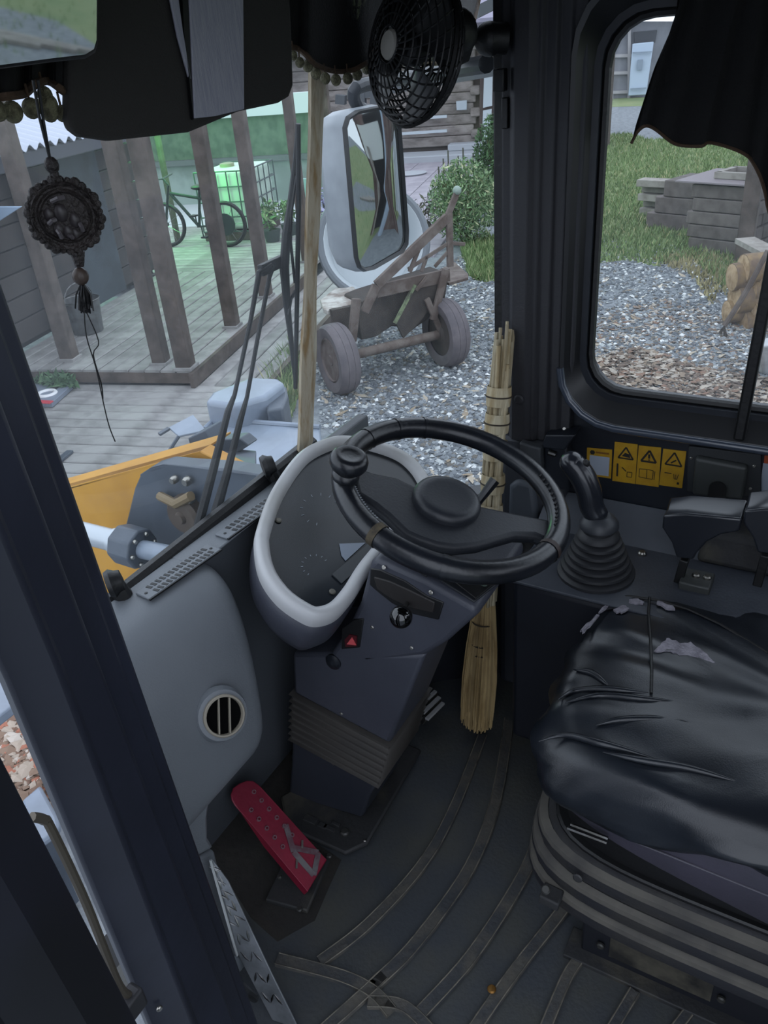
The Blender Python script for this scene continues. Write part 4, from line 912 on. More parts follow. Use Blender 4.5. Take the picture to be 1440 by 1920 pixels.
# front fender: deck and raised box
fdz = .16
MB().prism([px(*q, z=fdz) for q in ((385, 800), (402, 786), (440, 788), (600, 800), (620, 960), (440, 1010), (400, 880))], (0, 0, -.03)).build('fender_deck', mLL, lf, bevel=.008)
MB().tube([px(*q, z=fdz + .004) for q in ((383, 805), (402, 787), (440, 789), (600, 801))], .012, 8).build('fender_edge', mLL, lf)
fb = [px(*q, z=.26) for q in ((384, 752), (396, 735), (470, 706), (522, 708), (534, 716), (500, 742), (440, 760))]
MB().prism(fb, (0, 0, -.13)).build('fender_box', mLL, lf, bevel=.02, seg=3)
MB().prism([px(*q, z=.22) for q in ((500, 745), (536, 722), (540, 740), (530, 765), (500, 770))], (0, 0, -.14)).build('fender_lip', mLG, lf, bevel=.01)
rf = thing('rear_fender', 'grey rounded fender tip outside the right window corner', 'fender', px(1110, 735, X=1.9))
MB().loft([[px(x, y, X=1.85 + dd) for x, y in ((1088, 690), (1098, 678), (1112, 672), (1124, 685), (1127, 715), (1124, 745), (1100, 760), (1080, 745))] for dd in (0, .03, .16)]).build('fender_tip', mLL, rf, bevel=.01, seg=3)
MB().prism([px(x, y, X=1.92) for x, y in ((1088, 740), (1120, 740), (1120, 765), (1088, 765))], (.06, 0, -1.4)).build('fender_stay', mLG, rf)
ls = thing('door_step', 'pale blue-grey step plate seen in the door gap', 'step', px(90, 1560, z=-.5))
MB().prism([px(*q, z=-.5) for q in ((40, 1500), (75, 1470), (108, 1530), (112, 1548), (100, 1562), (60, 1590))], (0, 0, -.03)).build('step_plate', mLL, ls, bevel=.01)
MB().box(px(90, 1540, z=-.5) + V((0, .1, -.25)), (.05, .05, .45)).build('step_bracket', mLG, ls)
MB().box(px(20, 1280, z=-.35), (.35, .25, .04)).build('step_tread', mLL, ls, bevel=.008)
# ================================================================== YARD (z = -1)
GZ = -1.0
mGrav = M('gravel', '#6a6f75', .9, col2='#858a8e', scale=9, lo=.4, hi=.62, bump=.9, bscale=45, detail=8)
struct(MB().grid(lambda u, v: (-25 + 95 * u, -40 + 90 * v, GZ), 1, 1).build('floor_yard', mGrav, smooth=0), 'grey gravel yard')
rng = np.random.default_rng(11)
def scatter_mesh(name, verts, faces, mat, label, cat, parent=None):
    me = bpy.data.meshes.new(name); me.from_pydata(verts, [], faces); me.materials.append(mat)
    o = bpy.data.objects.new(name, me); COL.objects.link(o); o['kind'] = 'stuff'
    if label: o['label'] = label; o['category'] = cat
    return o
def inpoly(P, poly):
    x, y = P[:, 0], P[:, 1]; ins = np.zeros(len(P), bool); j = len(poly) - 1
    for i in range(len(poly)):
        xi, yi = poly[i]; xj, yj = poly[j]
        c = ((yi > y) != (yj > y)) & (x < (xj - xi) * (y - yi) / (yj - yi + 1e-12) + xi); ins ^= c; j = i
    return ins
def pixpoly(pts, z=GZ): return [tuple(px(x, y, z=z))[:2] for x, y in pts]
def sample(poly, n, near=0):
    a = np.array(poly); lo, hi = a.min(0), a.max(0); out = []
    while sum(map(len, out)) < n:
        P = lo + rng.random((n, 2)) * (hi - lo); P = P[inpoly(P, poly)]
        if near:
            d = np.hypot(P[:, 0], P[:, 1]); P = P[rng.random(len(P)) < np.clip((near / d) ** 1.3, 0, 1)]
        out.append(P)
    return np.concatenate(out)[:n]
def stones(name, poly, n, smin, smax, flat, mat, label, cat, near=0, z=GZ, aspect=1.0, lift=.0):
    P = sample(poly, n, near); V_, F_ = [], []
    base = np.array([(1, 0, 0), (0, 1, 0), (-1, 0, 0), (0, -1, 0), (.0, .0, 1), (0, 0, -.6)], float)
    tri_ = [(0, 1, 4), (1, 2, 4), (2, 3, 4), (3, 0, 4), (1, 0, 5), (2, 1, 5), (3, 2, 5), (0, 3, 5)]
    s = smin + (smax - smin) * rng.random(n) ** 2.2; a = rng.random(n) * 6.283
    V_ = np.repeat(base[None], n, 0) * (1 + .35 * (rng.random((n, 6, 3)) - .5))
    V_ = V_ * s[:, None, None]; V_[:, :, 2] *= flat; V_[:, :, 0] *= aspect
    tl = (rng.random(n) - .5) * .7; V_[:, :, 2] += V_[:, :, 0] * tl[:, None]
    c, q = np.cos(a)[:, None], np.sin(a)[:, None]; x = V_[:, :, 0] * c - V_[:, :, 1] * q; y = V_[:, :, 0] * q + V_[:, :, 1] * c
    V_[:, :, 0] = x + P[:, 0][:, None]; V_[:, :, 1] = y + P[:, 1][:, None]; V_[:, :, 2] += z + (s * flat * .3)[:, None] + lift * rng.random(n)[:, None]
    F_ = (np.array(tri_)[None] + (np.arange(n) * 6)[:, None, None]).reshape(-1, 3)
    return scatter_mesh(name, V_.reshape(-1, 3).tolist(), F_.tolist(), mat, label, cat)
def ramp_island(name, cols, rough=.9):
    if name in MATS: return MATS[name]
    m = bpy.data.materials.new(name); m.use_nodes = True; MATS[name] = m; N = m.node_tree.nodes; L = m.node_tree.links; b = N['Principled BSDF']; b.inputs['Roughness'].default_value = rough
    g = N.new('ShaderNodeNewGeometry'); cr = N.new('ShaderNodeValToRGB'); cr.color_ramp.interpolation = 'CONSTANT'
    while len(cr.color_ramp.elements) < len(cols): cr.color_ramp.elements.new(.5)
    for i, (p_, c) in enumerate(cols): cr.color_ramp.elements[i].position = p_; cr.color_ramp.elements[i].color = lin(c)
    L.new(g.outputs['Random Per Island'], cr.inputs[0]); L.new(cr.outputs[0], b.inputs['Base Color']); return m
mStone = ramp_island('gravel_stones', [(0, '#5f646a'), (.25, '#767b80'), (.5, '#8b9094'), (.72, '#6c6862'), (.84, '#b4b8b8'), (.93, '#d8dada')])
mChip = ramp_island('wood_chips', [(0, '#6a5c52'), (.2, '#857667'), (.4, '#9a9187'), (.6, '#584d46'), (.75, '#aca296'), (.9, '#7d6456')])
mGrass = ramp_island('grass_blades', [(0, '#6c8252'), (.2, '#7d9460'), (.4, '#5e7546'), (.6, '#90a070'), (.8, '#738857'), (.93, '#aeab80')])
vis = pixpoly([(600, 800), (590, 620), (960, 430), (1440, 480), (1760, 560), (1760, 980), (1440, 920), (960, 990)])
stones('loose_gravel', vis, 46000, .008, .030, .6, mStone, 'loose grey and white stones strewn over the yard', 'gravel', near=5)
stones('bark_chips', pixpoly([(1060, 720), (1130, 668), (1200, 655), (1300, 690), (1440, 715), (1560, 760), (1640, 850), (1560, 930), (1440, 920), (1240, 880), (1080, 830)]), 11000, .008, .032, .30, mChip, 'brown wood chips on the ground below the right window', 'wood chips', aspect=1.5, lift=.03)
stones('chip_scatter', pixpoly([(1095, 600), (1250, 560), (1440, 620), (1440, 780), (1095, 720)]), 2200, .008, .028, .25, mChip, 'sparse wood chips between gravel and chip bed outside the right window', 'wood chips', aspect=1.6, lift=.01)
stones('wood_splinters', vis, 900, .010, .030, .15, ramp_island('splinters', [(0, '#a79c8c'), (.5, '#8d7f6c'), (.8, '#c4bcae')]), 'pale wood splinters scattered on the gravel', 'splinters', near=5, aspect=3.0, lift=.01)
stones('bark_pile', pixpoly([(-80, 1290), (20, 1290), (100, 1500), (60, 1560), (-80, 1560)]), 6500, .010, .036, .4, ramp_island('bark', [(0, '#8a7464'), (.25, '#b0a294'), (.5, '#7a6254'), (.7, '#c4bab0'), (.86, '#a8705c')]), 'pinkish bark and chips on the ground below the door', 'wood chips', aspect=1.4, lift=.12)
def grass(name, poly, n, hmin, hmax, label, mat=mGrass, z=GZ, near=0):
    P = sample(poly, n, near); a = rng.random(n) * 6.283; h = hmin + (hmax - hmin) * rng.random(n); w_ = .008 + .010 * rng.random(n)
    dx_, dy_ = np.cos(a) * w_, np.sin(a) * w_; lx, ly = (rng.random(n) - .5) * h * 1.2, (rng.random(n) - .5) * h * 1.2
    V_ = np.zeros((n, 3, 3)); V_[:, 0] = np.stack([P[:, 0] - dx_, P[:, 1] - dy_, np.full(n, z)], 1); V_[:, 1] = np.stack([P[:, 0] + dx_, P[:, 1] + dy_, np.full(n, z)], 1)
    V_[:, 2] = np.stack([P[:, 0] + lx, P[:, 1] + ly, z + h], 1)
    return scatter_mesh(name, V_.reshape(-1, 3).tolist(), np.arange(n * 3).reshape(-1, 3).tolist(), mat, label, 'grass')
def lawn(name, poly, z, label):
    mT = M('turf', '#6a7d50', .95, col2='#858d62', scale=1.2, lo=.35, hi=.7, bump=.6, bscale=20, detail=8)
    o = MB().add([V((x, y, z)) for x, y in poly], [tuple(range(len(poly)))]).build(name, mT, smooth=0); return struct(o, label)
L1 = pixpoly([(1040, 470), (1100, 497), (1170, 488), (1230, 500), (1300, 488), (1350, 540), (1400, 560), (1440, 470), (1700, 520), (1640, 270), (1300, 258), (1215, 262), (1180, 250), (1050, 262)])
lawn('floor_lawn', L1, GZ + .004, 'green lawn beyond the gravel')
grass('lawn_grass', L1, 42000, .03, .10, 'short green lawn grass beyond the gravel', near=9)
L2 = pixpoly([(865, 470), (880, 455), (960, 440), (960, 525), (905, 530), (880, 520)])
lawn('floor_verge', L2, GZ + .004, 'small grass verge by the shrub'); grass('verge_grass', L2, 3500, .04, .14, 'longer grass of the verge by the shrub')
L3 = pixpoly([(1090, 186), (1280, 180), (1280, 196), (1090, 203)])
lawn('floor_strip', L3, GZ + .004, 'grass strip in front of the glasshouse')
L4 = [(2.5, -3), (30, -1.5), (30, -26), (-6, -26), (-6, -6)]
lawn('floor_meadow', L4, GZ + .003, 'lawn behind the loader'); grass('meadow_grass', L4, 16000, .05, .14, 'lawn grass behind the loader, seen in the mirrors')
L5 = pixpoly([(1225, 488), (1290, 474), (1345, 478), (1400, 505), (1395, 545), (1378, 566), (1345, 548), (1335, 575), (1312, 540), (1290, 512), (1262, 505)]); grass('dry_grass', L5, 1700, .02, .08, 'dry yellowed grass beside the block pile', M('dry', '#9a926e', .9, island=.3))
L6 = pixpoly([(500, 730), (560, 650), (575, 690), (545, 790), (520, 800)]); grass('deck_weeds', L6, 900, .05, .22, 'weeds growing along the deck edge')

# house frame: u runs away from the loader along the deck, v to the left
TH = R(17); hu = V((math.cos(TH), math.sin(TH), 0)); hv = V((-math.sin(TH), math.cos(TH), 0)); HO = px(355, 695, z=-.75); HO.z = 0
def UV(a, b, z): return HO + hu * a + hv * b + V((0, 0, z))
mWood = M('deck_wood', '#9a9997', .8, col2='#7c7a79', scale=4, rnd=.14, stretch=(1, 1, 1), bump=.25, bscale=40, detail=8)
mPost = M('post_wood', '#5e544e', .85, col2='#403833', scale=5, lo=.35, hi=.65, rnd=.15, bump=.4, bscale=30)
def planks(par, a0, a1, b0, b1, z, along, wd, mat, th=.035, nm='plank', gap=.010):
    proto = None; n = int(round(((b1 - b0) if along == 'u' else (a1 - a0)) / wd))
    for k in range(n):
        if along == 'u':
            L_ = a1 - a0; c = UV((a0 + a1) / 2, b0 + (k + .5) * wd, z - th / 2); d = hu; s = hv
        else:
            L_ = b1 - b0; c = UV(a0 + (k + .5) * wd, (b0 + b1) / 2, z - th / 2); d = hv; s = hu
        if proto is None:
            me = MB(); me.loft([[d * (sx * L_ / 2) + s * (w_ * (wd - gap) / 2) + V((0, 0, h * th / 2)) for w_, h in ((-1, -1), (1, -1), (1, .6), (.9, 1), (-.9, 1), (-1, .6))] for sx in (-1, 1)])
            o = me.build(nm, mat, smooth=0); proto = o
        else: o = proto.copy(); COL.objects.link(o)
        o.location = c + V((0, 0, (k * 7 % 5 - 2) * .0012)); attach(o, par)
d1 = thing('lower_deck', 'weathered grey wooden deck with boards across, in front of the step', 'deck', UV(-1.5, 1, GZ))
planks(d1, -3.1, 0, -.62, 5.0, -.885, 'v', .142, mWood)
MB().box(UV(-1.5, 2.2, -.95), (2.9, 5.4, .06), Matrix.Rotation(TH, 3, 'Z')).build('joist_bed', mPost, d1)
d2 = thing('upper_deck', 'raised wooden deck with boards running away between the posts', 'deck', UV(1.6, 1, GZ))
planks(d2, 0.0, 3.25, -.02, 1.85, -.75, 'u', .144, mWood)
MB().box(UV(.02, .92, -.815), (.05, 1.9, .09), Matrix.Rotation(TH, 3, 'Z')).build('step_board', mPost, d2)
MB().box(UV(1.6, -.03, -.82), (3.3, .04, .12), Matrix.Rotation(TH, 3, 'Z')).build('side_board', mPost, d2)
d3 = thing('side_walkway', 'narrow lower plank walkway right of the posts', 'deck', UV(3, -.3, GZ))
planks(d3, 0.0, 5.0, -.62, -.045, -.885, 'u', .145, mWood)
MB().box(UV(2.4, -.655, -.925), (5.2, .05, .13), Matrix.Rotation(TH, 3, 'Z')).build('edge_board', mPost, d3)
d4 = thing('back_deck', 'back part of the deck with cross boards, lit green', 'deck', UV(4, 1, GZ))
planks(d4, 3.26, 6.0, -.02, 3.4, -.752, 'v', .145, mWood)
sp5 = thing('house_post', '', 'post')
bpy.data.objects.remove(sp5)
posts = [(.26, 1.26, .125, 'weathered peeling wooden post at the far left, behind the ornament'), (.17, .33, .12, 'rough wooden post, left of the pair at the step corner'), (.07, .06, .13, 'smooth wooden post on the step corner, right of the pair'), (1.15, .08, .12, 'wooden post halfway along the deck, left of the water tank'), (2.14, .1, .12, 'wooden post in front of the water tank'), (3.6, .1, .11, 'far wooden post right of the water tank'), (5.0, .1, .11, 'farthest wooden post beside the windscreen tape')]
for a, b, w_, lb in posts:
    t = thing('porch_post', lb, 'post', UV(a, b, -.75), 'porch posts')
    MB().box(UV(a, b, .45), (w_, w_, 2.38), Matrix.Rotation(TH + .05, 3, 'Z')).build('shaft', mPost, t, bevel=.008)
    MB().box(UV(a, b, -.742), (w_ * 1.25, w_ * 1.25, .03), Matrix.Rotation(TH, 3, 'Z')).build('post_foot', mWood, t, bevel=.004)
# house wall along the deck
hw = thing('porch_house', 'dark plank house wall behind the deck posts', 'house', UV(0, 1.9, -.9))
mDk = M('dark_boards', '#3c3735', .8, col2='#2b2828', scale=2, rnd=.25, bump=.08, bscale=10, detail=4)
proto = None
for k in range(8):
    h_ = .20
    if proto is None:
        o = MB().box((0, 0, 0), (7.4, .05, h_ - .012), Matrix.Rotation(TH, 3, 'Z')).build('wall_board', mDk, bevel=.006); proto = o
    else: o = proto.copy(); COL.objects.link(o)
    o.location = UV(-.5, 1.90, -.70 + h_ * (k + .5)); attach(o, hw)
MB().box(UV(-.5, 1.98, .05), (7.4, .1, 1.6), Matrix.Rotation(TH, 3, 'Z')).build('wall_core', M('core', '#1c1a1a', .9), hw)
MB().box(UV(2.0, 1.86, .03), (.8, .04, 1.5), Matrix.Rotation(TH, 3, 'Z')).build('wall_door', M('door_blue', '#3a444c', .7, col2='#2c343b', scale=3), hw, bevel=.01)
MB().box(UV(1.0, 1.84, .03), (.12, .08, 1.5), Matrix.Rotation(TH, 3, 'Z')).build('door_post', mPost, hw, bevel=.01)
MB().box(UV(-.5, 1.5, .82), (7.6, .06, .12), Matrix.Rotation(TH, 3, 'Z')).build('eave_beam', M('eave', '#4a4c54', .7), hw, bevel=.01)
MB().grid(lambda u, v: UV(-4.2 + 7.6 * u, 1.45 + 2.6 * v, .90 + .75 * v + .025 * math.sin(u * 7.6 / .15 * 2 * math.pi)), 300, 2, (0, 0, .006)).build('corrugated_roof', M('roof_sheet', '#b7bcc9', .5, .2), hw, smooth=60)
bt = thing('blue_board', 'pale blue sheet leaning at the far left of the porch wall', 'board', px(10, 440, X=4.0))
MB().prism([px(*q, X=4.2) for q in ((-60, 388), (40, 388), (-10, 420), (-60, 430))], (.03, .02, 0)).build('sheet', M('blue_sheet', '#9fb4cc', .5), bt, bevel=.004)
pt = thing('metal_bucket', 'galvanised bucket on the deck beside the house wall', 'bucket', UV(1.02, 1.55, -.75))
bc_ = UV(1.02, 1.52, -.748)
MB().lathe([(.14, 0), (.155, .16), (.17, .30), (.175, .305), (.165, .305), (.15, .12), (.001, .10)], bc_, (0, 0, 1), 24).build('pail', M('galvanised', '#6d6f70', .5, .5, col2='#555555', scale=10), pt)
MB().tube([bc_ + V((.172 * math.cos(a), .172 * math.sin(a), .31)) for a in [2 * math.pi * k / 24 for k in range(24)]], .006, 6, loop=True).build('pail_rim', mSteel, pt)
MB().tube([bc_ + V((.17 * math.cos(a), .02, .30 + .16 * math.sin(a))) for a in [math.pi * k / 10 for k in range(11)]], .005, 6).build('pail_handle', mSteel, pt)
def leafy(name, label, cat, c, rx, ry, rz, n, leaf, mat, stems=6, group=None, up=False):
    t = thing(name, label, cat, c, group); c = V(c)
    P = rng.normal(size=(n, 3)); P /= np.linalg.norm(P, axis=1)[:, None]; P *= (rng.random(n) ** .4)[:, None]
    C = np.array([c.x, c.y, c.z + rz]) + P * np.array([rx, ry, rz])
    A = rng.normal(size=(n, 3)); A /= np.linalg.norm(A, axis=1)[:, None]
    if up: A[:, 2] = np.abs(A[:, 2]) + 1.2; A /= np.linalg.norm(A, axis=1)[:, None]
    B = np.cross(A, rng.normal(size=(n, 3))); B /= np.linalg.norm(B, axis=1)[:, None]
    s = leaf * (.6 + .8 * rng.random(n))[:, None]; wd = .28
    V_ = np.stack([C - A * s, C + B * s * wd, C + A * s, C - B * s * wd], 1)
    me = bpy.data.meshes.new('foliage'); me.from_pydata(V_.reshape(-1, 3).tolist(), [], np.arange(4 * n).reshape(-1, 4).tolist()); me.materials.append(mat)
    o = bpy.data.objects.new('foliage', me); COL.objects.link(o); o['kind'] = 'stuff'; attach(o, t)
    for k in range(stems):
        a = random.random() * 6.28; MB().tube([c + V((math.cos(a) * .03, math.sin(a) * .03, 0)), c + V((math.cos(a) * rx * .6, math.sin(a) * ry * .6, rz * 1.5))], .008 if rz > .3 else .004, 5).build('stem', M('stem', '#6a6a48', .8), t)
    return t
mLeaf = ramp_island('leaf_mix', [(0, '#5c7850'), (.25, '#6f8d60'), (.5, '#4d6844'), (.7, '#93a97e'), (.9, '#b9bd94')], .7)
leafy('fern_plant', 'low green fern growing in front of the step', 'plant', UV(-.07, 1.22, -.88), .10, .24, .055, 240, .06, ramp_island('fern', [(0, '#3c5a3c'), (.4, '#4c6c48'), (.8, '#5f7d58')], .7), 4)
tr_ = thing('game_board', 'flat grey board with red edges and round rings lying on the lower deck', 'board', px(100, 740, z=-.88))
q4 = [px(145, 712, z=-.84), px(97, 755, z=-.84), px(40, 752, z=-.84), px(40, 703, z=-.84)]
MB().prism(q4, (0, 0, -.04)).build('board', M('board_grey', '#7c8492', .5), tr_, bevel=.004)
for a, b in ((0, 3), (1, 2)): MB().bar(q4[a] + V((0, 0, .003)), q4[b] + V((0, 0, .003)), .05, .012).build('red_edge', M('board_red', '#c23a48', .5), tr_, bevel=.003)
for q, col_ in (((88, 738), '#e8e8ea'), ((118, 718), '#1a1a1c')):
    c = px(*q, z=-.836); MB().tube([c + V((.07 * math.cos(a), .07 * math.sin(a), 0)) for a in [2 * math.pi * k / 20 for k in range(20)]], .016, 6, loop=True).build('ring', M('ring' + col_, col_, .5), tr_)
MB().box(px(98, 729, z=-.836), (.06, .06, .012)).build('marker', mRubber, tr_, bevel=.003)
dk = thing('dark_strip', 'small dark metal strip lying on the lower deck by the pillar', 'strip', px(122, 852, z=-.88)); MB().bar(px(105, 868, z=-.87), px(132, 846, z=-.87), .05, .02).build('strip', mLG, dk, bevel=.003)

# water tank in its cage
ib = thing('water_tank', 'white cube water tank in a metal cage glowing green on the deck', 'water tank', UV(5.35, 1.72, -.75))
def ubox(a0, a1, b0, b1, z0, z1, nm, mat, par, bev=.0, seg=2): return MB().box(UV((a0 + a1) / 2, (b0 + b1) / 2, (z0 + z1) / 2), (a1 - a0, b1 - b0, z1 - z0), Matrix.Rotation(TH, 3, 'Z')).build(nm, mat, par, bevel=bev, seg=seg)
A0, A1, B0, B1, T0, T1 = 4.9, 5.9, 1.22, 1.98, -.62, .13
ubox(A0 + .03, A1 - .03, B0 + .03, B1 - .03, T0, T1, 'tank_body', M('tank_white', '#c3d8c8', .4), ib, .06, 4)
ubox(A0, A1, B0, B1, -.75, -.63, 'pallet', mPost, ib, .01)
MB().lathe([(.10, 0), (.10, .04), (.06, .05)], UV(5.4, 1.7, T1), (0, 0, 1), 16).build('tank_cap', M('cap_yellow', '#84866a', .5), ib)
mCage = M('cage_steel', '#4c5a58', .5, .3)
for k in range(6):
    b = B0 + (B1 - B0) * k / 5; MB().tube([UV(A0, b, -.63), UV(A0, b, T1)], .010, 6).build('cage_bar', mCage, ib)
    a = A0 + (A1 - A0) * k / 5; MB().tube([UV(a, B0, -.63), UV(a, B0, T1)], .010, 6).build('cage_bar', mCage, ib)
for k in range(5):
    z = -.63 + (T1 + .63) * k / 4; MB().tube([UV(A0, B1, z), UV(A0, B0, z), UV(A1, B0, z), UV(A1, B1, z)], .010, 6).build('cage_hoop', mCage, ib)
# bicycle
bi = thing('bicycle', 'dark bicycle parked in front of the water tank', 'bicycle', UV(4.55, 1.9, -.75))
mBk = M('bike_paint', '#23312f', .4, .2)
def BK(b, z, a=4.52): return UV(a, b, -.75 + z)
w1_, w2_ = BK(1.47, .29), BK(2.38, .29, 4.62)
for c in (w1_, w2_):
    wl = MB().tube([c + hv * (.265 * math.cos(a)) + V((0, 0, .265 * math.sin(a))) for a in [2 * math.pi * k / 32 for k in range(32)]], .026, 8, loop=True).build('wheel_tyre', mRubber, bi)
    for k in range(12):
        a = math.pi * k / 6; MB().tube([c, c + hv * (.25 * math.cos(a)) + V((0, 0, .25 * math.sin(a)))], .0025, 4).build('spoke', mSteel, wl)
    MB().lathe([(.03, -.04), (.03, .04)], c, hu, 10).build('wheel_hub', mBk, wl)
MB().lathe([(.14, -.01), (.14, .01)], w1_ - hu * .03, hu, 16).build('sprocket_guard', mBk, bi)
cr_, se, hd_ = BK(1.85, .27), BK(1.76, .72), BK(2.18, .70)
for nm, a, b, r in (('down_tube', cr_, hd_, .022), ('top_tube', se - V((0, 0, .1)), hd_, .02), ('seat_tube', cr_, se, .018), ('chain_stay', cr_, w1_, .013), ('seat_stay', w1_, se - V((0, 0, .1)), .012), ('fork', w2_, hd_ + V((0, 0, .1)), .018)):
    MB().tube([a, b], r, 8).build(nm, mBk, bi)
MB().tube([hd_ + V((0, 0, .1)), hd_ + V((0, 0, .18)) + hv * .06], .014, 6).build('handlebar_stem', mBk, bi)
MB().tube([hd_ + V((0, 0, .2)) + hv * .06 - hu * .28, hd_ + V((0, 0, .18)) + hv * .06, hd_ + V((0, 0, .2)) + hv * .06 + hu * .28], .012, 6).build('handlebar', mBk, bi)
MB().ball(se + V((0, 0, .04)), .09, (1.2, 1.2, .4), 12).build('saddle', mRubber, bi)
for s in (-1, 1):
    MB().tube([cr_ + hu * .05 * s, cr_ + hu * .07 * s + V((0, 0, -.16 * s))], .009, 6).build('crank_arm', mBk, bi); MB().box(cr_ + hu * .12 * s + V((0, 0, -.16 * s)), (.09, .08, .02)).build('bike_pedal', mRubber, bi)
# back wall, lamp and canopy
bw_ = thing('back_wall', 'pale back wall of the porch washed in green light', 'wall panel', UV(8.0, 2, -.9))
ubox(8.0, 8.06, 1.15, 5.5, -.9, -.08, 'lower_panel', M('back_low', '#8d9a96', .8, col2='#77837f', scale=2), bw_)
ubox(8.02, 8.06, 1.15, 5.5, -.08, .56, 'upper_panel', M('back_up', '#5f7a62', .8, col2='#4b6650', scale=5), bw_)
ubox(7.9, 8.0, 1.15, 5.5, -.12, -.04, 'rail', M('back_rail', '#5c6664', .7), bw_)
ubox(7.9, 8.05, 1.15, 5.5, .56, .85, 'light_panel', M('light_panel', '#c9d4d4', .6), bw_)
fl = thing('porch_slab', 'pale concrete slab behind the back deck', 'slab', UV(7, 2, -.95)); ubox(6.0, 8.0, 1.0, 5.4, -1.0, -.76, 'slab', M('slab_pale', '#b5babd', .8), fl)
gp_ = thing('green_lamp', 'green light tube on a pole beside the water tank', 'lamp', UV(5.6, 1.9, 1.0))
gt = MB().tube([UV(3.8, 2.35, .80), UV(5.0, 2.35, .80)], .02, 10).build('tube', M('lamp_green', '#30ff60', .4, emit='#30ff60', es=1.5), gp_)
ld = bpy.data.lights.new('lamp_light', 'POINT'); ld.specular_factor = 0; ld.energy = 50; ld.color = (.12, 1.0, .22); ld.shadow_soft_size = .35
lo_ = bpy.data.objects.new('lamp_light', ld); COL.objects.link(lo_); lo_.location = UV(4.35, 2.15, .72); attach(lo_, gp_)
MB().box(UV(4.4, 2.40, .84), (1.3, .05, .04), Matrix.Rotation(TH, 3, 'Z')).build('lamp_housing', mLG, gp_)
MB().bar(UV(4.95, 2.42, -.75), UV(4.95, 2.42, .84), .06, .06).build('lamp_pole', mPost, gp_)
for q, r, lb in (((512, 452), .13, 'small potted plant right of the water tank'), ((545, 440), .10, 'leafy potted plant beside the windscreen tape')):
    t = leafy('potted_plant', lb, 'plant', px(*q, z=-.75) + V((0, 0, .14)), r, r, r * 1.6, 160, .06, mLeaf, 3)
    MB().lathe([(.09, -.14), (.12, 0), (.12, .01), (.10, .0), (.001, -.01)], px(*q, z=-.75) + V((0, 0, .14)), (0, 0, 1), 16).build('pot', M('pot_dark', '#3c4744', .7), t)
pb_ = thing('leaning_sheet', 'pale blue panel leaning at the end of the walkway', 'panel', px(568, 410, z=-.8)); MB().prism([px(*q, X=9.4) for q in ((556, 335), (578, 335), (586, 408), (556, 410))], (.04, .02, 0)).build('panel', M('blue_pale', '#93a9b2', .6), pb_, bevel=.004)

# ================================================================== log house at the back
lh = thing('log_house', 'old weathered log house beyond the paving', 'house', UV(14.6, 1.5, GZ))
HA = 14.6
def HWP(x, y, off=0): return pxp(x, y, UV(HA - off, 0, 0), hu)
mLog = M('log_wood', '#948c88', .85, col2='#736b67', scale=3, rnd=.16, bump=.4, bscale=20, detail=8, stretch=(1, 1, 3))
bR = (HWP(893, 250) - HO).dot(hv); proto = None
for k in range(12):
    if proto is None:
        o = MB().box((0, 0, 0), (.22, 6.6, .214), Matrix.Rotation(TH, 3, 'Z')).build('log', mLog, bevel=.025, seg=3); proto = o
    else: o = proto.copy(); COL.objects.link(o)
    o.location = UV(HA + .12, bR + 3.3 + (.06 if k % 2 else 0), GZ + .32 + .222 * k); attach(o, lh)
ubox(HA + .12, HA + .2, bR - 3, bR + 6.6, GZ, GZ + 2.6, 'log_core', M('log_core', '#5f5753', .9), lh)
for k in range(6): ubox(HA - .08, HA + .1, bR - .10, bR + .12, GZ + .36 + .444 * k, GZ + .55 + .444 * k, 'log_end', mLog, lh, .03)
mWt = M('white_trim', '#c3cbd2', .6)
for p4 in (((908, 140), (924, 137), (923, 198), (906, 202)), ((906, 207), (922, 204), (920, 262), (904, 266)), ((933, 168), (948, 165), (946, 262), (931, 266))):
    MB().prism([HWP(x, y, .1) for x, y in p4], -hu * .04).build('door_panel', mWt, lh)
MB().prism([HWP(x, y, .06) for x, y in ((900, 138), (930, 132), (926, 268), (898, 270))], hu * .04).build('door_frame', M('frame_dark', '#5a4e4c', .8), lh)
MB().prism([HWP(x, y, .12) for x, y in ((855, 190), (875, 188), (875, 206), (856, 207))], hu * .1).build('meter_box', M('meter', '#b3bcc4', .5), lh, bevel=.01)
for y_ in (219, 246): MB().bar(HWP(748, y_ + 5, .12), HWP(838, y_ - 1, .12), .05, .06).build('wall_rail', mWt, lh)
MB().prism([UV(HA - .9, bR - 4, 1.62), UV(HA - .9, bR + 7, 1.62), UV(HA + 2, bR + 7, 3.2), UV(HA + 2, bR - 4, 3.2)], (0, 0, .08)).build('roof', M('roof_metal', '#8f8a9c', .5, .2), lh)
ubox(HA - .92, HA - .85, bR - 4, bR + 7, 1.46, 1.63, 'fascia', M('fascia', '#5a5660', .7), lh)
pg = thing('pergola', 'dark timber frame standing in front of the log house', 'frame', UV(12.5, 2, GZ))
def PGP(x, y): return pxp(x, y, UV(12.4, 0, 0), hu)
MB().bar(PGP(683, 300), PGP(676, 150), .18, .18).build('upright', M('frame_timber', '#4d5054', .8), pg); MB().bar(PGP(660, 178), PGP(950, 128), .16, .2).build('cross_beam', M('frame_timber'), pg); MB().bar(PGP(820, 60), PGP(960, -10), .16, .2).build('rafter', M('frame_timber'), pg)
for x in (640, 705): MB().bar(PGP(x, 178 if x < 650 else 172), PGP(x - 1, 195), .2, .2).build('hanging_block', M('frame_timber'), pg)
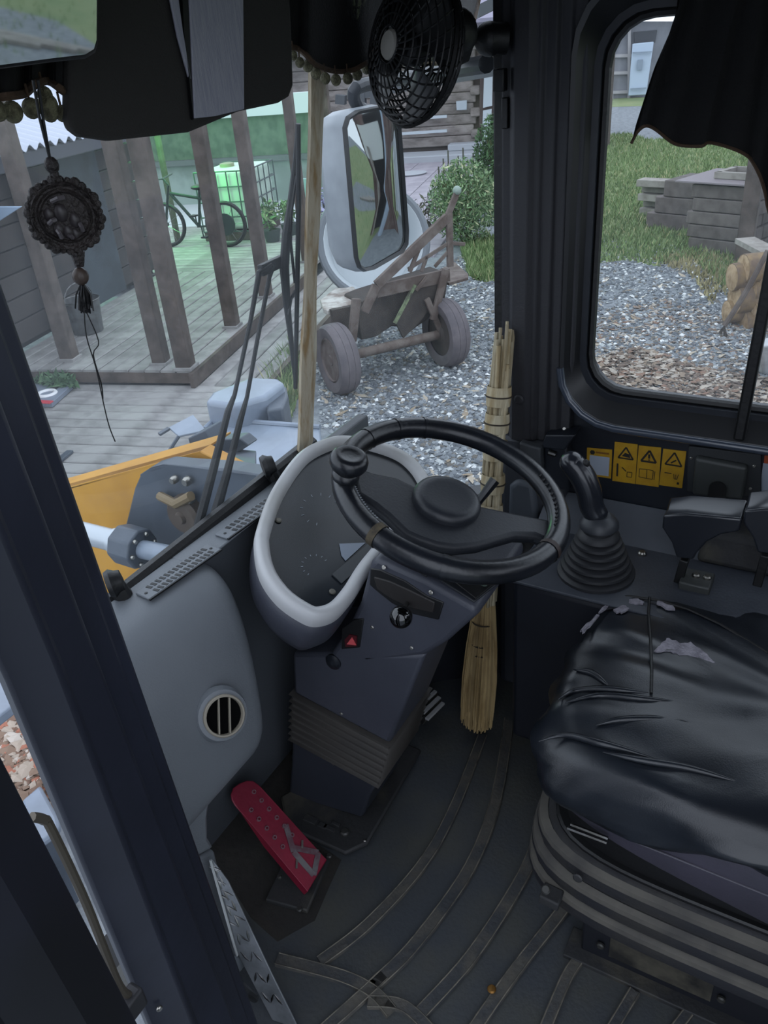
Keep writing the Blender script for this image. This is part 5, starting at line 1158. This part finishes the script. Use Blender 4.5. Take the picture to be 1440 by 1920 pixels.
hs_ = thing('concrete_step', 'pale concrete step in front of the log house', 'step', UV(13.8, .5, GZ)); ubox(13.5, 14.4, bR - .2, bR + 4.4, GZ, GZ + .16, 'step_slab', M('concrete_pale', '#a9acb2', .85), hs_, .02); ubox(14.1, 14.5, bR - .3, bR + .6, GZ + .16, GZ + .30, 'step_top', M('concrete_pale'), hs_, .02)
# paving
pv = thing('paving', 'pinkish grey square slab path leading to the log house', 'path', UV(9, .3, GZ)); mTile = M('paver', '#a29ca4', .85, col2='#938d96', scale=3, rnd=.08)
proto = None
for i in range(15):
    for j in range(6):
        if proto is None: o = MB().box((0, 0, 0), (.585, .585, .05), Matrix.Rotation(TH, 3, 'Z')).build('paver', mTile, bevel=.008); proto = o
        else: o = proto.copy(); COL.objects.link(o)
        o.location = UV(5.0 + .6 * i, -.95 + .6 * j + (.3 if 0 else 0), GZ + .005); attach(o, pv)
cov = thing('drain_cover', 'pale oval drain cover on the paving', 'cover', px(770, 327, z=GZ + .03)); MB().lathe([(.30, 0), (.34, .03), (.24, .035), (.001, .03)], px(770, 327, z=GZ + .03), (0, 0, 1), 20).build('cover', M('concrete_pale'), cov)
# shrubs
leafy('garden_shrub', 'tall green garden shrub with yellow flowers beside the paving', 'shrub', px(872, 458, z=GZ), .45, .5, .54, 6500, .034, mLeaf, 16)
leafy('garden_shrub', 'dark green shrub half hidden behind the right pillar', 'shrub', px(935, 400, z=GZ), .40, .4, .72, 4200, .045, ramp_island('leaf_dark', [(0, '#3c5634'), (.5, '#4d6c42'), (.8, '#2f4529')], .7), 8)
leafy('garden_shrub', 'thin dark sprig growing at the front of the paving', 'shrub', px(800, 440, z=GZ), .2, .2, .28, 160, .05, ramp_island('leaf_brown', [(0, '#4a4640'), (.5, '#6a6a58'), (.8, '#39372f')], .8), 8)
leafy('lavender_clump', 'lavender clump with lilac flowers behind the cart', 'flowers', px(632, 455, z=GZ), .3, .3, .42, 700, .05, ramp_island('lilac', [(0, '#9c96c4'), (.4, '#8a9a78'), (.7, '#b9b4d8')], .8), 10)
ft = thing('wire_fence', 'row of thin stakes standing in the shrub bed', 'fence', px(860, 400, z=GZ))
for k in range(12): MB().bar(px(826 + k * 9, 415 - k * 2, z=GZ), px(826 + k * 9, 415 - k * 2, z=GZ) + V((0, 0, .78 + .1 * (k % 3))), .016, .016).build('stake', M('stake', '#4d4c42', .8), ft)

# ================================================================== old cart
ca_ = thing('old_cart', 'rusty two-wheeled metal cart with car tyres on the gravel', 'cart', (5.5, 3.25, GZ))
wl0, wr0 = px(640, 735, z=GZ), px(838, 684, z=GZ); ce = (wr0 - wl0).normalized(); cg_ = V((-ce.y, ce.x, 0)); cg_ = cg_ if cg_.dot(V((1, 1, 0))) > 0 else -cg_
AX = (wl0 + wr0) / 2 + V((0, 0, .285)); 
def CT(x, y, off=0): return pxp(x, y, AX + cg_ * off, cg_)
mRust = M('rust', '#564a44', .85, col2='#6e645e', scale=8, bump=.4, bscale=40); mRustD = M('rust_dark', '#393431', .85, col2='#48413c', scale=6, bump=.3, bscale=40)
mTyre = M('old_tyre', '#5b565a', .85, col2='#6a6366', scale=8, bump=.3, bscale=60); mRim = M('rim_rust', '#6a605e', .8, col2='#564a46', scale=12)
for c0, sgn in ((wl0, -1), (wr0, 1)):
    c = c0 + V((0, 0, .285)); n_ = ce * sgn
    wh = MB().lathe([(.18, .07), (.21, .085), (.26, .085), (.280, .06), (.284, .03), (.280, .028), (.284, .025), (.284, -.025), (.280, -.028), (.284, -.03), (.280, -.06), (.26, -.085), (.21, -.085), (.18, -.07)], c, n_, 40, cap=False).build('tyre', mTyre, ca_, smooth=40)
    MB().lathe([(.185, .06), (.17, .075), (.15, .03), (.09, .02), (.07, .045), (.045, .05), (.04, .07), (.001, .072)], c, n_, 30).build('wheel_rim', mRim, wh, smooth=40)
    MB().lathe([(.18, -.06), (.10, -.04), (.06, -.08), (.001, -.08)], c, n_, 24).build('brake_drum', mRustD, wh, smooth=40)
    for k in range(5):
        a = 2 * math.pi * k / 5; uu, ww = basis(n_); bolt(c + n_ * .03 + (uu * math.cos(a) + ww * math.sin(a)) * .065, n_, .012, wh, mRim, .02)
MB().tube([wl0 + V((0, 0, .285)), AX, wr0 + V((0, 0, .285))], .04, 12).build('axle', mRust, ca_)
MB().prism([CT(x, y, .12) for x, y in ((676, 566), (700, 556), (815, 520), (842, 512), (835, 560), (800, 600), (770, 622), (752, 612), (735, 612), (705, 632), (678, 638), (672, 600))], cg_ * .32).build('tub', mRustD, ca_, bevel=.01)
MB().prism([CT(x, y, .02) for x, y in ((742, 604), (776, 535), (838, 516), (815, 565), (790, 600), (757, 634))], cg_ * .03).build('end_plate', mRustD, ca_)
MB().bar(CT(740, 606, 0), CT(778, 534, 0), .03, .02).build('plate_edge', M('lichen', '#7c8a68', .9, col2='#4a4a40', scale=20), ca_)
MB().prism([px(*q, z=-.36) for q in ((600, 562), (606, 578), (614, 582), (686, 562), (662, 536), (628, 540))], (0, 0, -.04)).build('left_mudguard', M('lichen_board', '#c4c2bc', .85, col2='#857a72', scale=7), ca_, bevel=.008)
MB().prism([CT(x, y, .10) for x, y in ((622, 582), (662, 574), (655, 612), (630, 620))], cg_ * .05).build('mudguard_bracket', mRustD, ca_)
MB().prism([px(*q, z=-.36) for q in ((800, 518), (852, 490), (878, 514), (878, 520), (842, 530))], (0, 0, -.025)).build('right_mudguard', mRust, ca_, bevel=.004)
MB().bar(CT(706, 546, .02), CT(842, 515, .02), .03, .10).build('cross_member', mRust, ca_)
for a, b, w_ in (((683, 585), (706, 535), .07), ((706, 535), (838, 408), .075), ((838, 408), (858, 358), .05), ((842, 400), (844, 500), .055), ((836, 505), (812, 600), .06), ((800, 520), (780, 545), .03), ((765, 505), (842, 455), .03), ((790, 510), (800, 480), .03), ((815, 500), (842, 470), .03), ((790, 455), (768, 510), .035), ((846, 456), (872, 458), .03), ((668, 560), (660, 640), .07), ((800, 560), (828, 625), .05)):
    MB().bar(CT(*a, -.02), CT(*b, -.02), w_, w_ * .5, cg_).build('frame_bar', mRust, ca_, bevel=.004)
MB().ball(CT(857, 357, -.02), .035, n=10).build('hook_end', M('hook_pale', '#8a9a90', .6), ca_)
tb = thing('plastic_tub', 'large pale plastic tub with dark rim standing in the cart', 'tub', CT(700, 560, .7))
tc0 = CT(700, 455, .75); tax = (V((-.75, -.55, .35))).normalized()
MB().lathe([(.30, -.55), (.40, -.3), (.44, 0), (.47, .02), (.47, .05), (.43, .05), (.40, .0), (.36, -.3), (.001, -.35)], tc0, tax, 40).build('tub_shell', M('tub_pale', '#c3cace', .45), tb, smooth=50)
MB().tube([tc0 + tax * .03 + (basis(tax)[0] * math.cos(a) + basis(tax)[1] * math.sin(a)) * .46 for a in [2 * math.pi * k / 40 for k in range(40)]], .035, 8, loop=True).build('tub_rim', M('tub_rim', '#6a7076', .5), tb)

# ================================================================== right side: glasshouse, timber and block piles, firewood, shelter
GA = 28.2
def GHP(x, y, off=0): return pxp(x, y, UV(GA - off, 0, 0), hu)
gh = thing('glasshouse', 'grey framed glasshouse at the far end of the lawn', 'glasshouse', UV(GA, -5, GZ))
MB().prism([GHP(x, y) for x, y in ((1040, 40), (1300, 40), (1300, 182), (1040, 190))], hu * .1).build('pane_wall', M('gh_pane', '#8a8c94', .35, col2='#73757d', scale=.8), gh)
for x in (1060, 1100, 1148, 1180): MB().bar(GHP(x, 50, .1), GHP(x - 1, 188, .1), .12, .1).build('frame_upright', M('gh_frame', '#a5a2a4', .6), gh)
for y_ in (104, 136, 172): MB().bar(GHP(1040, y_ + 4, .1), GHP(1185, y_, .1), .08, .1).build('frame_rail', M('gh_frame'), gh)
MB().prism([GHP(x, y, .05) for x, y in ((1188, 60), (1232, 56), (1228, 80), (1190, 80))], -hu * .1).build('dark_opening', M('gh_dark', '#44464c', .7), gh)
MB().prism([UV(GA - .6, -14, 1.6), UV(GA - .6, 2, 1.6), UV(GA + 3, 2, 2.9), UV(GA + 3, -14, 2.9)], (0, 0, .08)).build('roof', M('gh_roof', '#a9afba', .5), gh)
fd = thing('white_cabinet_door', 'pale white door with small hatch leaning on the glasshouse', 'door', GHP(1205, 180, .5))
MB().prism([GHP(x, y, .4) for x, y in ((1186, 82), (1226, 78), (1212, 178), (1178, 180))], hu * .1).build('door_leaf', M('door_pale', '#b7c6d8', .5), fd, bevel=.03)
MB().prism([GHP(x, y, .5) for x, y in ((1196, 112), (1206, 111), (1204, 131), (1194, 131))], hu * .05).build('hatch', M('hatch', '#8794a4', .5), fd)
for y_ in (98, 166): MB().bar(GHP(1186 - (y_ - 98) * .06, y_ + 1, .5), GHP(1222 - (y_ - 98) * .15, y_ - 1, .5), .06, .04).build('door_rail', M('hatch'), fd)
bl_ = thing('white_ball', 'small white ball lying on the lawn by the pillar', 'ball', px(1122, 316, z=GZ)); MB().ball(px(1122, 316, z=GZ) + V((0, 0, .06)), .10, n=12).build('ball', mWt, bl_)
def pile_box(name, label, cat, pix, L_, W_, H_, rot, z, mat, group, lift=0):
    c = px(*pix, z=z); o = MB().box((0, 0, 0), (L_, W_, H_), Matrix.Rotation(rot, 3, 'Z')).build(name, mat, bevel=.01); o.location = c + V((0, 0, H_ / 2 + lift)); return tag(o, label, cat, group)
mBlk = M('block', '#6f6764', .9, col2='#5c5552', scale=6, rnd=.12, bump=.4, bscale=40); mBrd = M('board', '#98938c', .85, col2='#7d7670', scale=5, rnd=.2, bump=.3, bscale=30)
bx0 = px(1345, 476, z=GZ); pdir = (px(1296, 465, z=GZ) - px(1400, 478, z=GZ)).normalized(); pang = math.atan2(pdir.y, pdir.x); pside = V((-pdir.y, pdir.x, 0)); pside = pside if pside.x > 0 else -pside
for lvl in range(5):
    for r in range(3):
        o = MB().box((0, 0, 0), (.80, .26, .142), Matrix.Rotation(pang, 3, 'Z')).build('stacked_block', mBlk, bevel=.012)
        o.location = bx0 + pside * (.15 + .275 * r) + pdir * (.03 * ((lvl * 7 + r * 3) % 3)) + V((0, 0, .075 + .149 * lvl))
        tag(o, ['lowest', 'second', 'middle', 'fourth', 'topmost'][lvl] + ' course of the tall timber block pile, ' + ['front', 'middle', 'back'][r] + ' row', 'block', 'blocks of the tall pile')
zt = GZ + 5 * .172
o = MB().box((0, 0, 0), (1.02, .95, .02), Matrix.Rotation(pang, 3, 'Z')).build('cover_sheet', M('cover_sheet', '#857c80', .7), bevel=.003); o.location = bx0 + pside * .42 + V((0, 0, .775)) + pdir * .1; tag(o, 'thin purplish sheet lying on top of the tall block pile', 'sheet')
fr_ = thing('window_frame', 'small grey wooden frame lying on the cover sheet', 'frame', bx0 + pside * .4 + V((0, 0, .92)))
fcn = bx0 + pside * .42 + V((0, 0, .825))
for s in (-1, 1):
    MB().bar(fcn + pside * .2 * s - pdir * .26, fcn + pside * .2 * s + pdir * .26, .07, .07).build('frame_bar', mBrd, fr_); MB().bar(fcn + pdir * .23 * s - pside * .2, fcn + pdir * .23 * s + pside * .2, .07, .07).build('frame_bar', mBrd, fr_)
fo = thing('foam_board', 'pale cream board leaning behind the small wooden frame', 'board', bx0 + pside * .8 + V((0, 0, .9))); MB().prism([pxp(x, y, bx0 + pside * .7, pside) for x, y in ((1374, 338), (1412, 330), (1416, 380), (1384, 368))], pside * .04).build('panel', M('foam', '#c9cdbf', .8), fo)
b2 = px(1268, 434, z=GZ)
for lvl in range(3):
    for r in range(2):
        o = MB().box((0, 0, 0), (.95 - .1 * lvl, .3, .2), Matrix.Rotation(pang, 3, 'Z')).build('stacked_block', mBlk, bevel=.012); o.location = b2 + pside * (.17 + .32 * r) + pdir * (-.06 * lvl) + V((0, 0, .1 + .208 * lvl))
        tag(o, ['bottom', 'middle', 'top'][lvl] + ' beam of the low block pile left of the tall pile, ' + ['front', 'back'][r] + ' row', 'block', 'blocks of the low pile')
b3 = px(1222, 408, z=GZ)
for k in range(5):
    o = MB().box((0, 0, 0), (2.0, .22, .09), Matrix.Rotation(pang + .04 * (k - 2), 3, 'Z')).build('long_board', mBrd, bevel=.006); o.location = b3 - pdir * .75 + pside * (.1 + .12 * (k % 2)) + V((0, 0, .06 + .1 * k))
    tag(o, ['lowest', 'second lowest', 'middle', 'second highest', 'highest'][k] + ' long grey board of the plank stack at the far left of the piles', 'board', 'boards of the plank stack')
for k, (a, b) in enumerate((((1285, 352), (1410, 318)), ((1300, 360), (1400, 338)), ((1255, 372), (1395, 345)), ((1282, 346), (1408, 341)))):
    q0, q1 = pxp(*a, bx0 + pside * .95, pside), pxp(*b, bx0 + pside * 1.2, pside)
    o = MB().bar(q0, q1, .1, .05).build('loose_board', mBrd, bevel=.004); tag(o, ['pale board slanting up behind the piles, topmost', 'pale slanting board just below the topmost', 'lowest slanting board behind the piles', 'level board crossing behind the piles'][k], 'board', 'loose boards behind the piles')
sh = thing('wood_shelter', 'open timber shelter with white tarpaulin at the right edge', 'shelter', px(1420, 500, z=GZ))
p1 = px(1392, 492, z=GZ)
MB().bar(p1, p1 + V((.0, 0, 2.9)), .17, .17).build('shelter_post', mPost, sh, bevel=.01)
MB().bar(p1 + V((0.3, -4, 0)), p1 + V((.3, -4, 2.9)), .17, .17).build('shelter_post', mPost, sh, bevel=.01); MB().bar(p1 + V((-1.2, -5.2, 0)), p1 + V((-1.2, -5.2, 2.9)), .2, .2).build('shelter_post', mPost, sh, bevel=.01)
MB().grid(lambda u, v: p1 + V((.12 + .06 * math.sin(u * 30 + v * 5), -.25 - 3.4 * u, .35 + 1.6 * v)), 40, 8, (.01, 0, 0)).build('tarpaulin', M('tarp', '#d3d7dc', .6, col2='#b2b8c0', scale=8, bump=.5, bscale=10), sh)
MB().grid(lambda u, v: p1 + V((.5 + 3 * v, .3 - 6 * u, 2.9 + .3 * v)), 1, 1, (0, 0, .05)).build('shelter_roof', M('shelter_roof', '#6a5a58', .7), sh)
for k in range(12):
    MB().bar(p1 + V((.5, -1.2 - .33 * k, 1.75)), p1 + V((.5, -1.2 - .33 * k, 2.85)), .3, .03, (1, 0, 0)).build('gable_board', mPost, sh)
MB().bar(px(1396, 450, z=-.6), px(1450, 478, z=-.6), .2, .05).build('shelf_board', mBrd, sh)
# firewood
mBark = M('bark_side', '#6b5a4c', .9, col2='#8a7354', scale=8, bump=.6, bscale=30); mEnd = M('log_end', '#b39a7a', .85, col2='#8f7658', scale=14)
logs = [(1372, 520, .12, .95), (1393, 505, .13, 1.1), (1377, 560, .14, 1.0), (1396, 545, .06, .9), (1405, 590, .15, 1.1), (1425, 520, .12, 1.0), (1430, 565, .15, 1.0), (1390, 605, .13, .9), (1440, 610, .14, 1.0), (1362, 585, .10, .8), (1410, 545, .10, .9), (1450, 500, .12, .9)]
fdv = V((.55, -.83, 0)).normalized(); lb_ = ['upper left log with pale end', 'topmost log with yellowish bark', 'middle left log', 'thin split log in the middle', 'large lower log with grey end', 'log behind the leaning bar', 'thick log right of the bar', 'low log resting on the ground', 'lowest log at the window bar', 'outermost short log at the left foot', 'short log under the topmost one', 'log at the right picture edge']
fp0 = px(1385, 610, z=GZ)
for (x, y, r, L_), lb in zip(logs, lb_):
    c = pxp(x, y, fp0, V((1, .2, 0)))
    t = thing('firewood_log', lb + ' of the firewood pile', 'log', c - V((0, 0, r)), 'firewood pile')
    MB().tube([c, c + fdv * L_ * .5, c + fdv * L_], [r, r * 1.04, r], 14).build('bark', mBark, t); MB().lathe([(r * .95, 0), (r * .5, .012), (.001, .014)], c, -fdv, 14).build('cut_face', mEnd, t)
rk = thing('leaning_bar', 'thin rusty iron bar leaning on the firewood', 'bar', px(1358, 635, z=GZ))
rp = V((1, .2, 0))
MB().tube([pxp(x, y, fp0 - V((.35, 0, 0)), rp) for x, y in ((1440, 470), (1400, 545), (1372, 590), (1358, 610))], .022, 8).build('bar', mRust, rk); MB().tube([pxp(x, y, fp0 - V((.35, 0, 0)), rp) for x, y in ((1350, 625), (1357, 612), (1362, 636))], .016, 6).build('claw', mRustD, rk)
wb = thing('white_block', 'broken white concrete block beside the window bar', 'block', px(1425, 700, z=GZ)); MB().loft([[px(1410, 690, z=GZ), px(1432, 705, z=GZ), px(1470, 690, z=GZ), px(1450, 670, z=GZ)], [px(1405, 640, z=GZ + .35), px(1428, 650, z=GZ + .35), px(1470, 645, z=GZ + .35), px(1450, 630, z=GZ + .35)]]).build('block', M('white_conc', '#b4b6b8', .85, col2='#9fa1a2', scale=6), wb, bevel=.02)

# what the mirrors look back at: a plank barn and a gravel track with boards behind the loader
bn = thing('old_barn', 'old plank barn behind the loader, seen in the outside mirror', 'barn', (6.6, -3.2, GZ))
bd = V((.66, .75, 0)); bn_ = V((.75, -.66, 0)); bo = V((6.4, -3.0, GZ))
for k in range(5, 16):
    c = bo + bd * (.22 * k - 1.9); dark = 8 <= k <= 10
    if not dark: MB().box(c + V((0, 0, 1.5)), (.21, .05, 3.0), Matrix.Rotation(math.atan2(bd.y, bd.x), 3, 'Z')).build('barn_board', M('barn_wood', '#5a4440', .85, col2='#70605a', scale=4, rnd=.3, bump=.3, bscale=20), bn, bevel=.006)
MB().box(bo + bn_ * .3 + V((0, 0, 1.5)) + bd * .35, (2.4, .05, 3.0), Matrix.Rotation(math.atan2(bd.y, bd.x), 3, 'Z')).build('barn_inside', M('barn_dark', '#1a1718', .9), bn)
MB().box(bo - bn_ * .08 + V((0, 0, 2.3)) - bd * .3, (.9, .03, .9), Matrix.Rotation(math.atan2(bd.y, bd.x), 3, 'Z')).build('white_sheet', M('barn_white', '#d4d6d2', .7), bn)
MB().bar(bo - bn_ * .15 - bd * .45, bo - bn_ * .15 - bd * .4 + V((0, 0, 2.2)), .22, .05, bn_).build('leaning_plank', mBrd, bn)
MB().bar(bo - bn_ * .4 + bd * .35, bo - bn_ * .4 + bd * .35 + V((0, 0, 3.2)), .10, .10).build('sky_strip', M('sky_strip', '#a9b6c8', .5), bn)  # pale bar added as a stand-in for a strip of sky in the mirror
tk = struct(MB().add([V(q) for q in ((6.0, -7.6, GZ + .006), (8.6, -6.0, GZ + .006), (9.6, -8.5, GZ + .006), (8.0, -12, GZ + .006), (5.0, -10, GZ + .006))], [(0, 1, 2, 3, 4)]).build('floor_track', mGrav, smooth=0), 'gravel track behind the loader')
for k in range(4):
    o = MB().box((0, 0, 0), (1.6, .14, .05), Matrix.Rotation(.9 + .05 * k, 3, 'Z')).build('track_board', mBrd, bevel=.004); o.location = (7.4 + .35 * k, -8.3 + .25 * k, GZ + .035)
    tag(o, ['nearest', 'second nearest', 'second farthest', 'farthest'][k] + ' of the four grey boards lying on the track behind the loader', 'board', 'boards on the track')
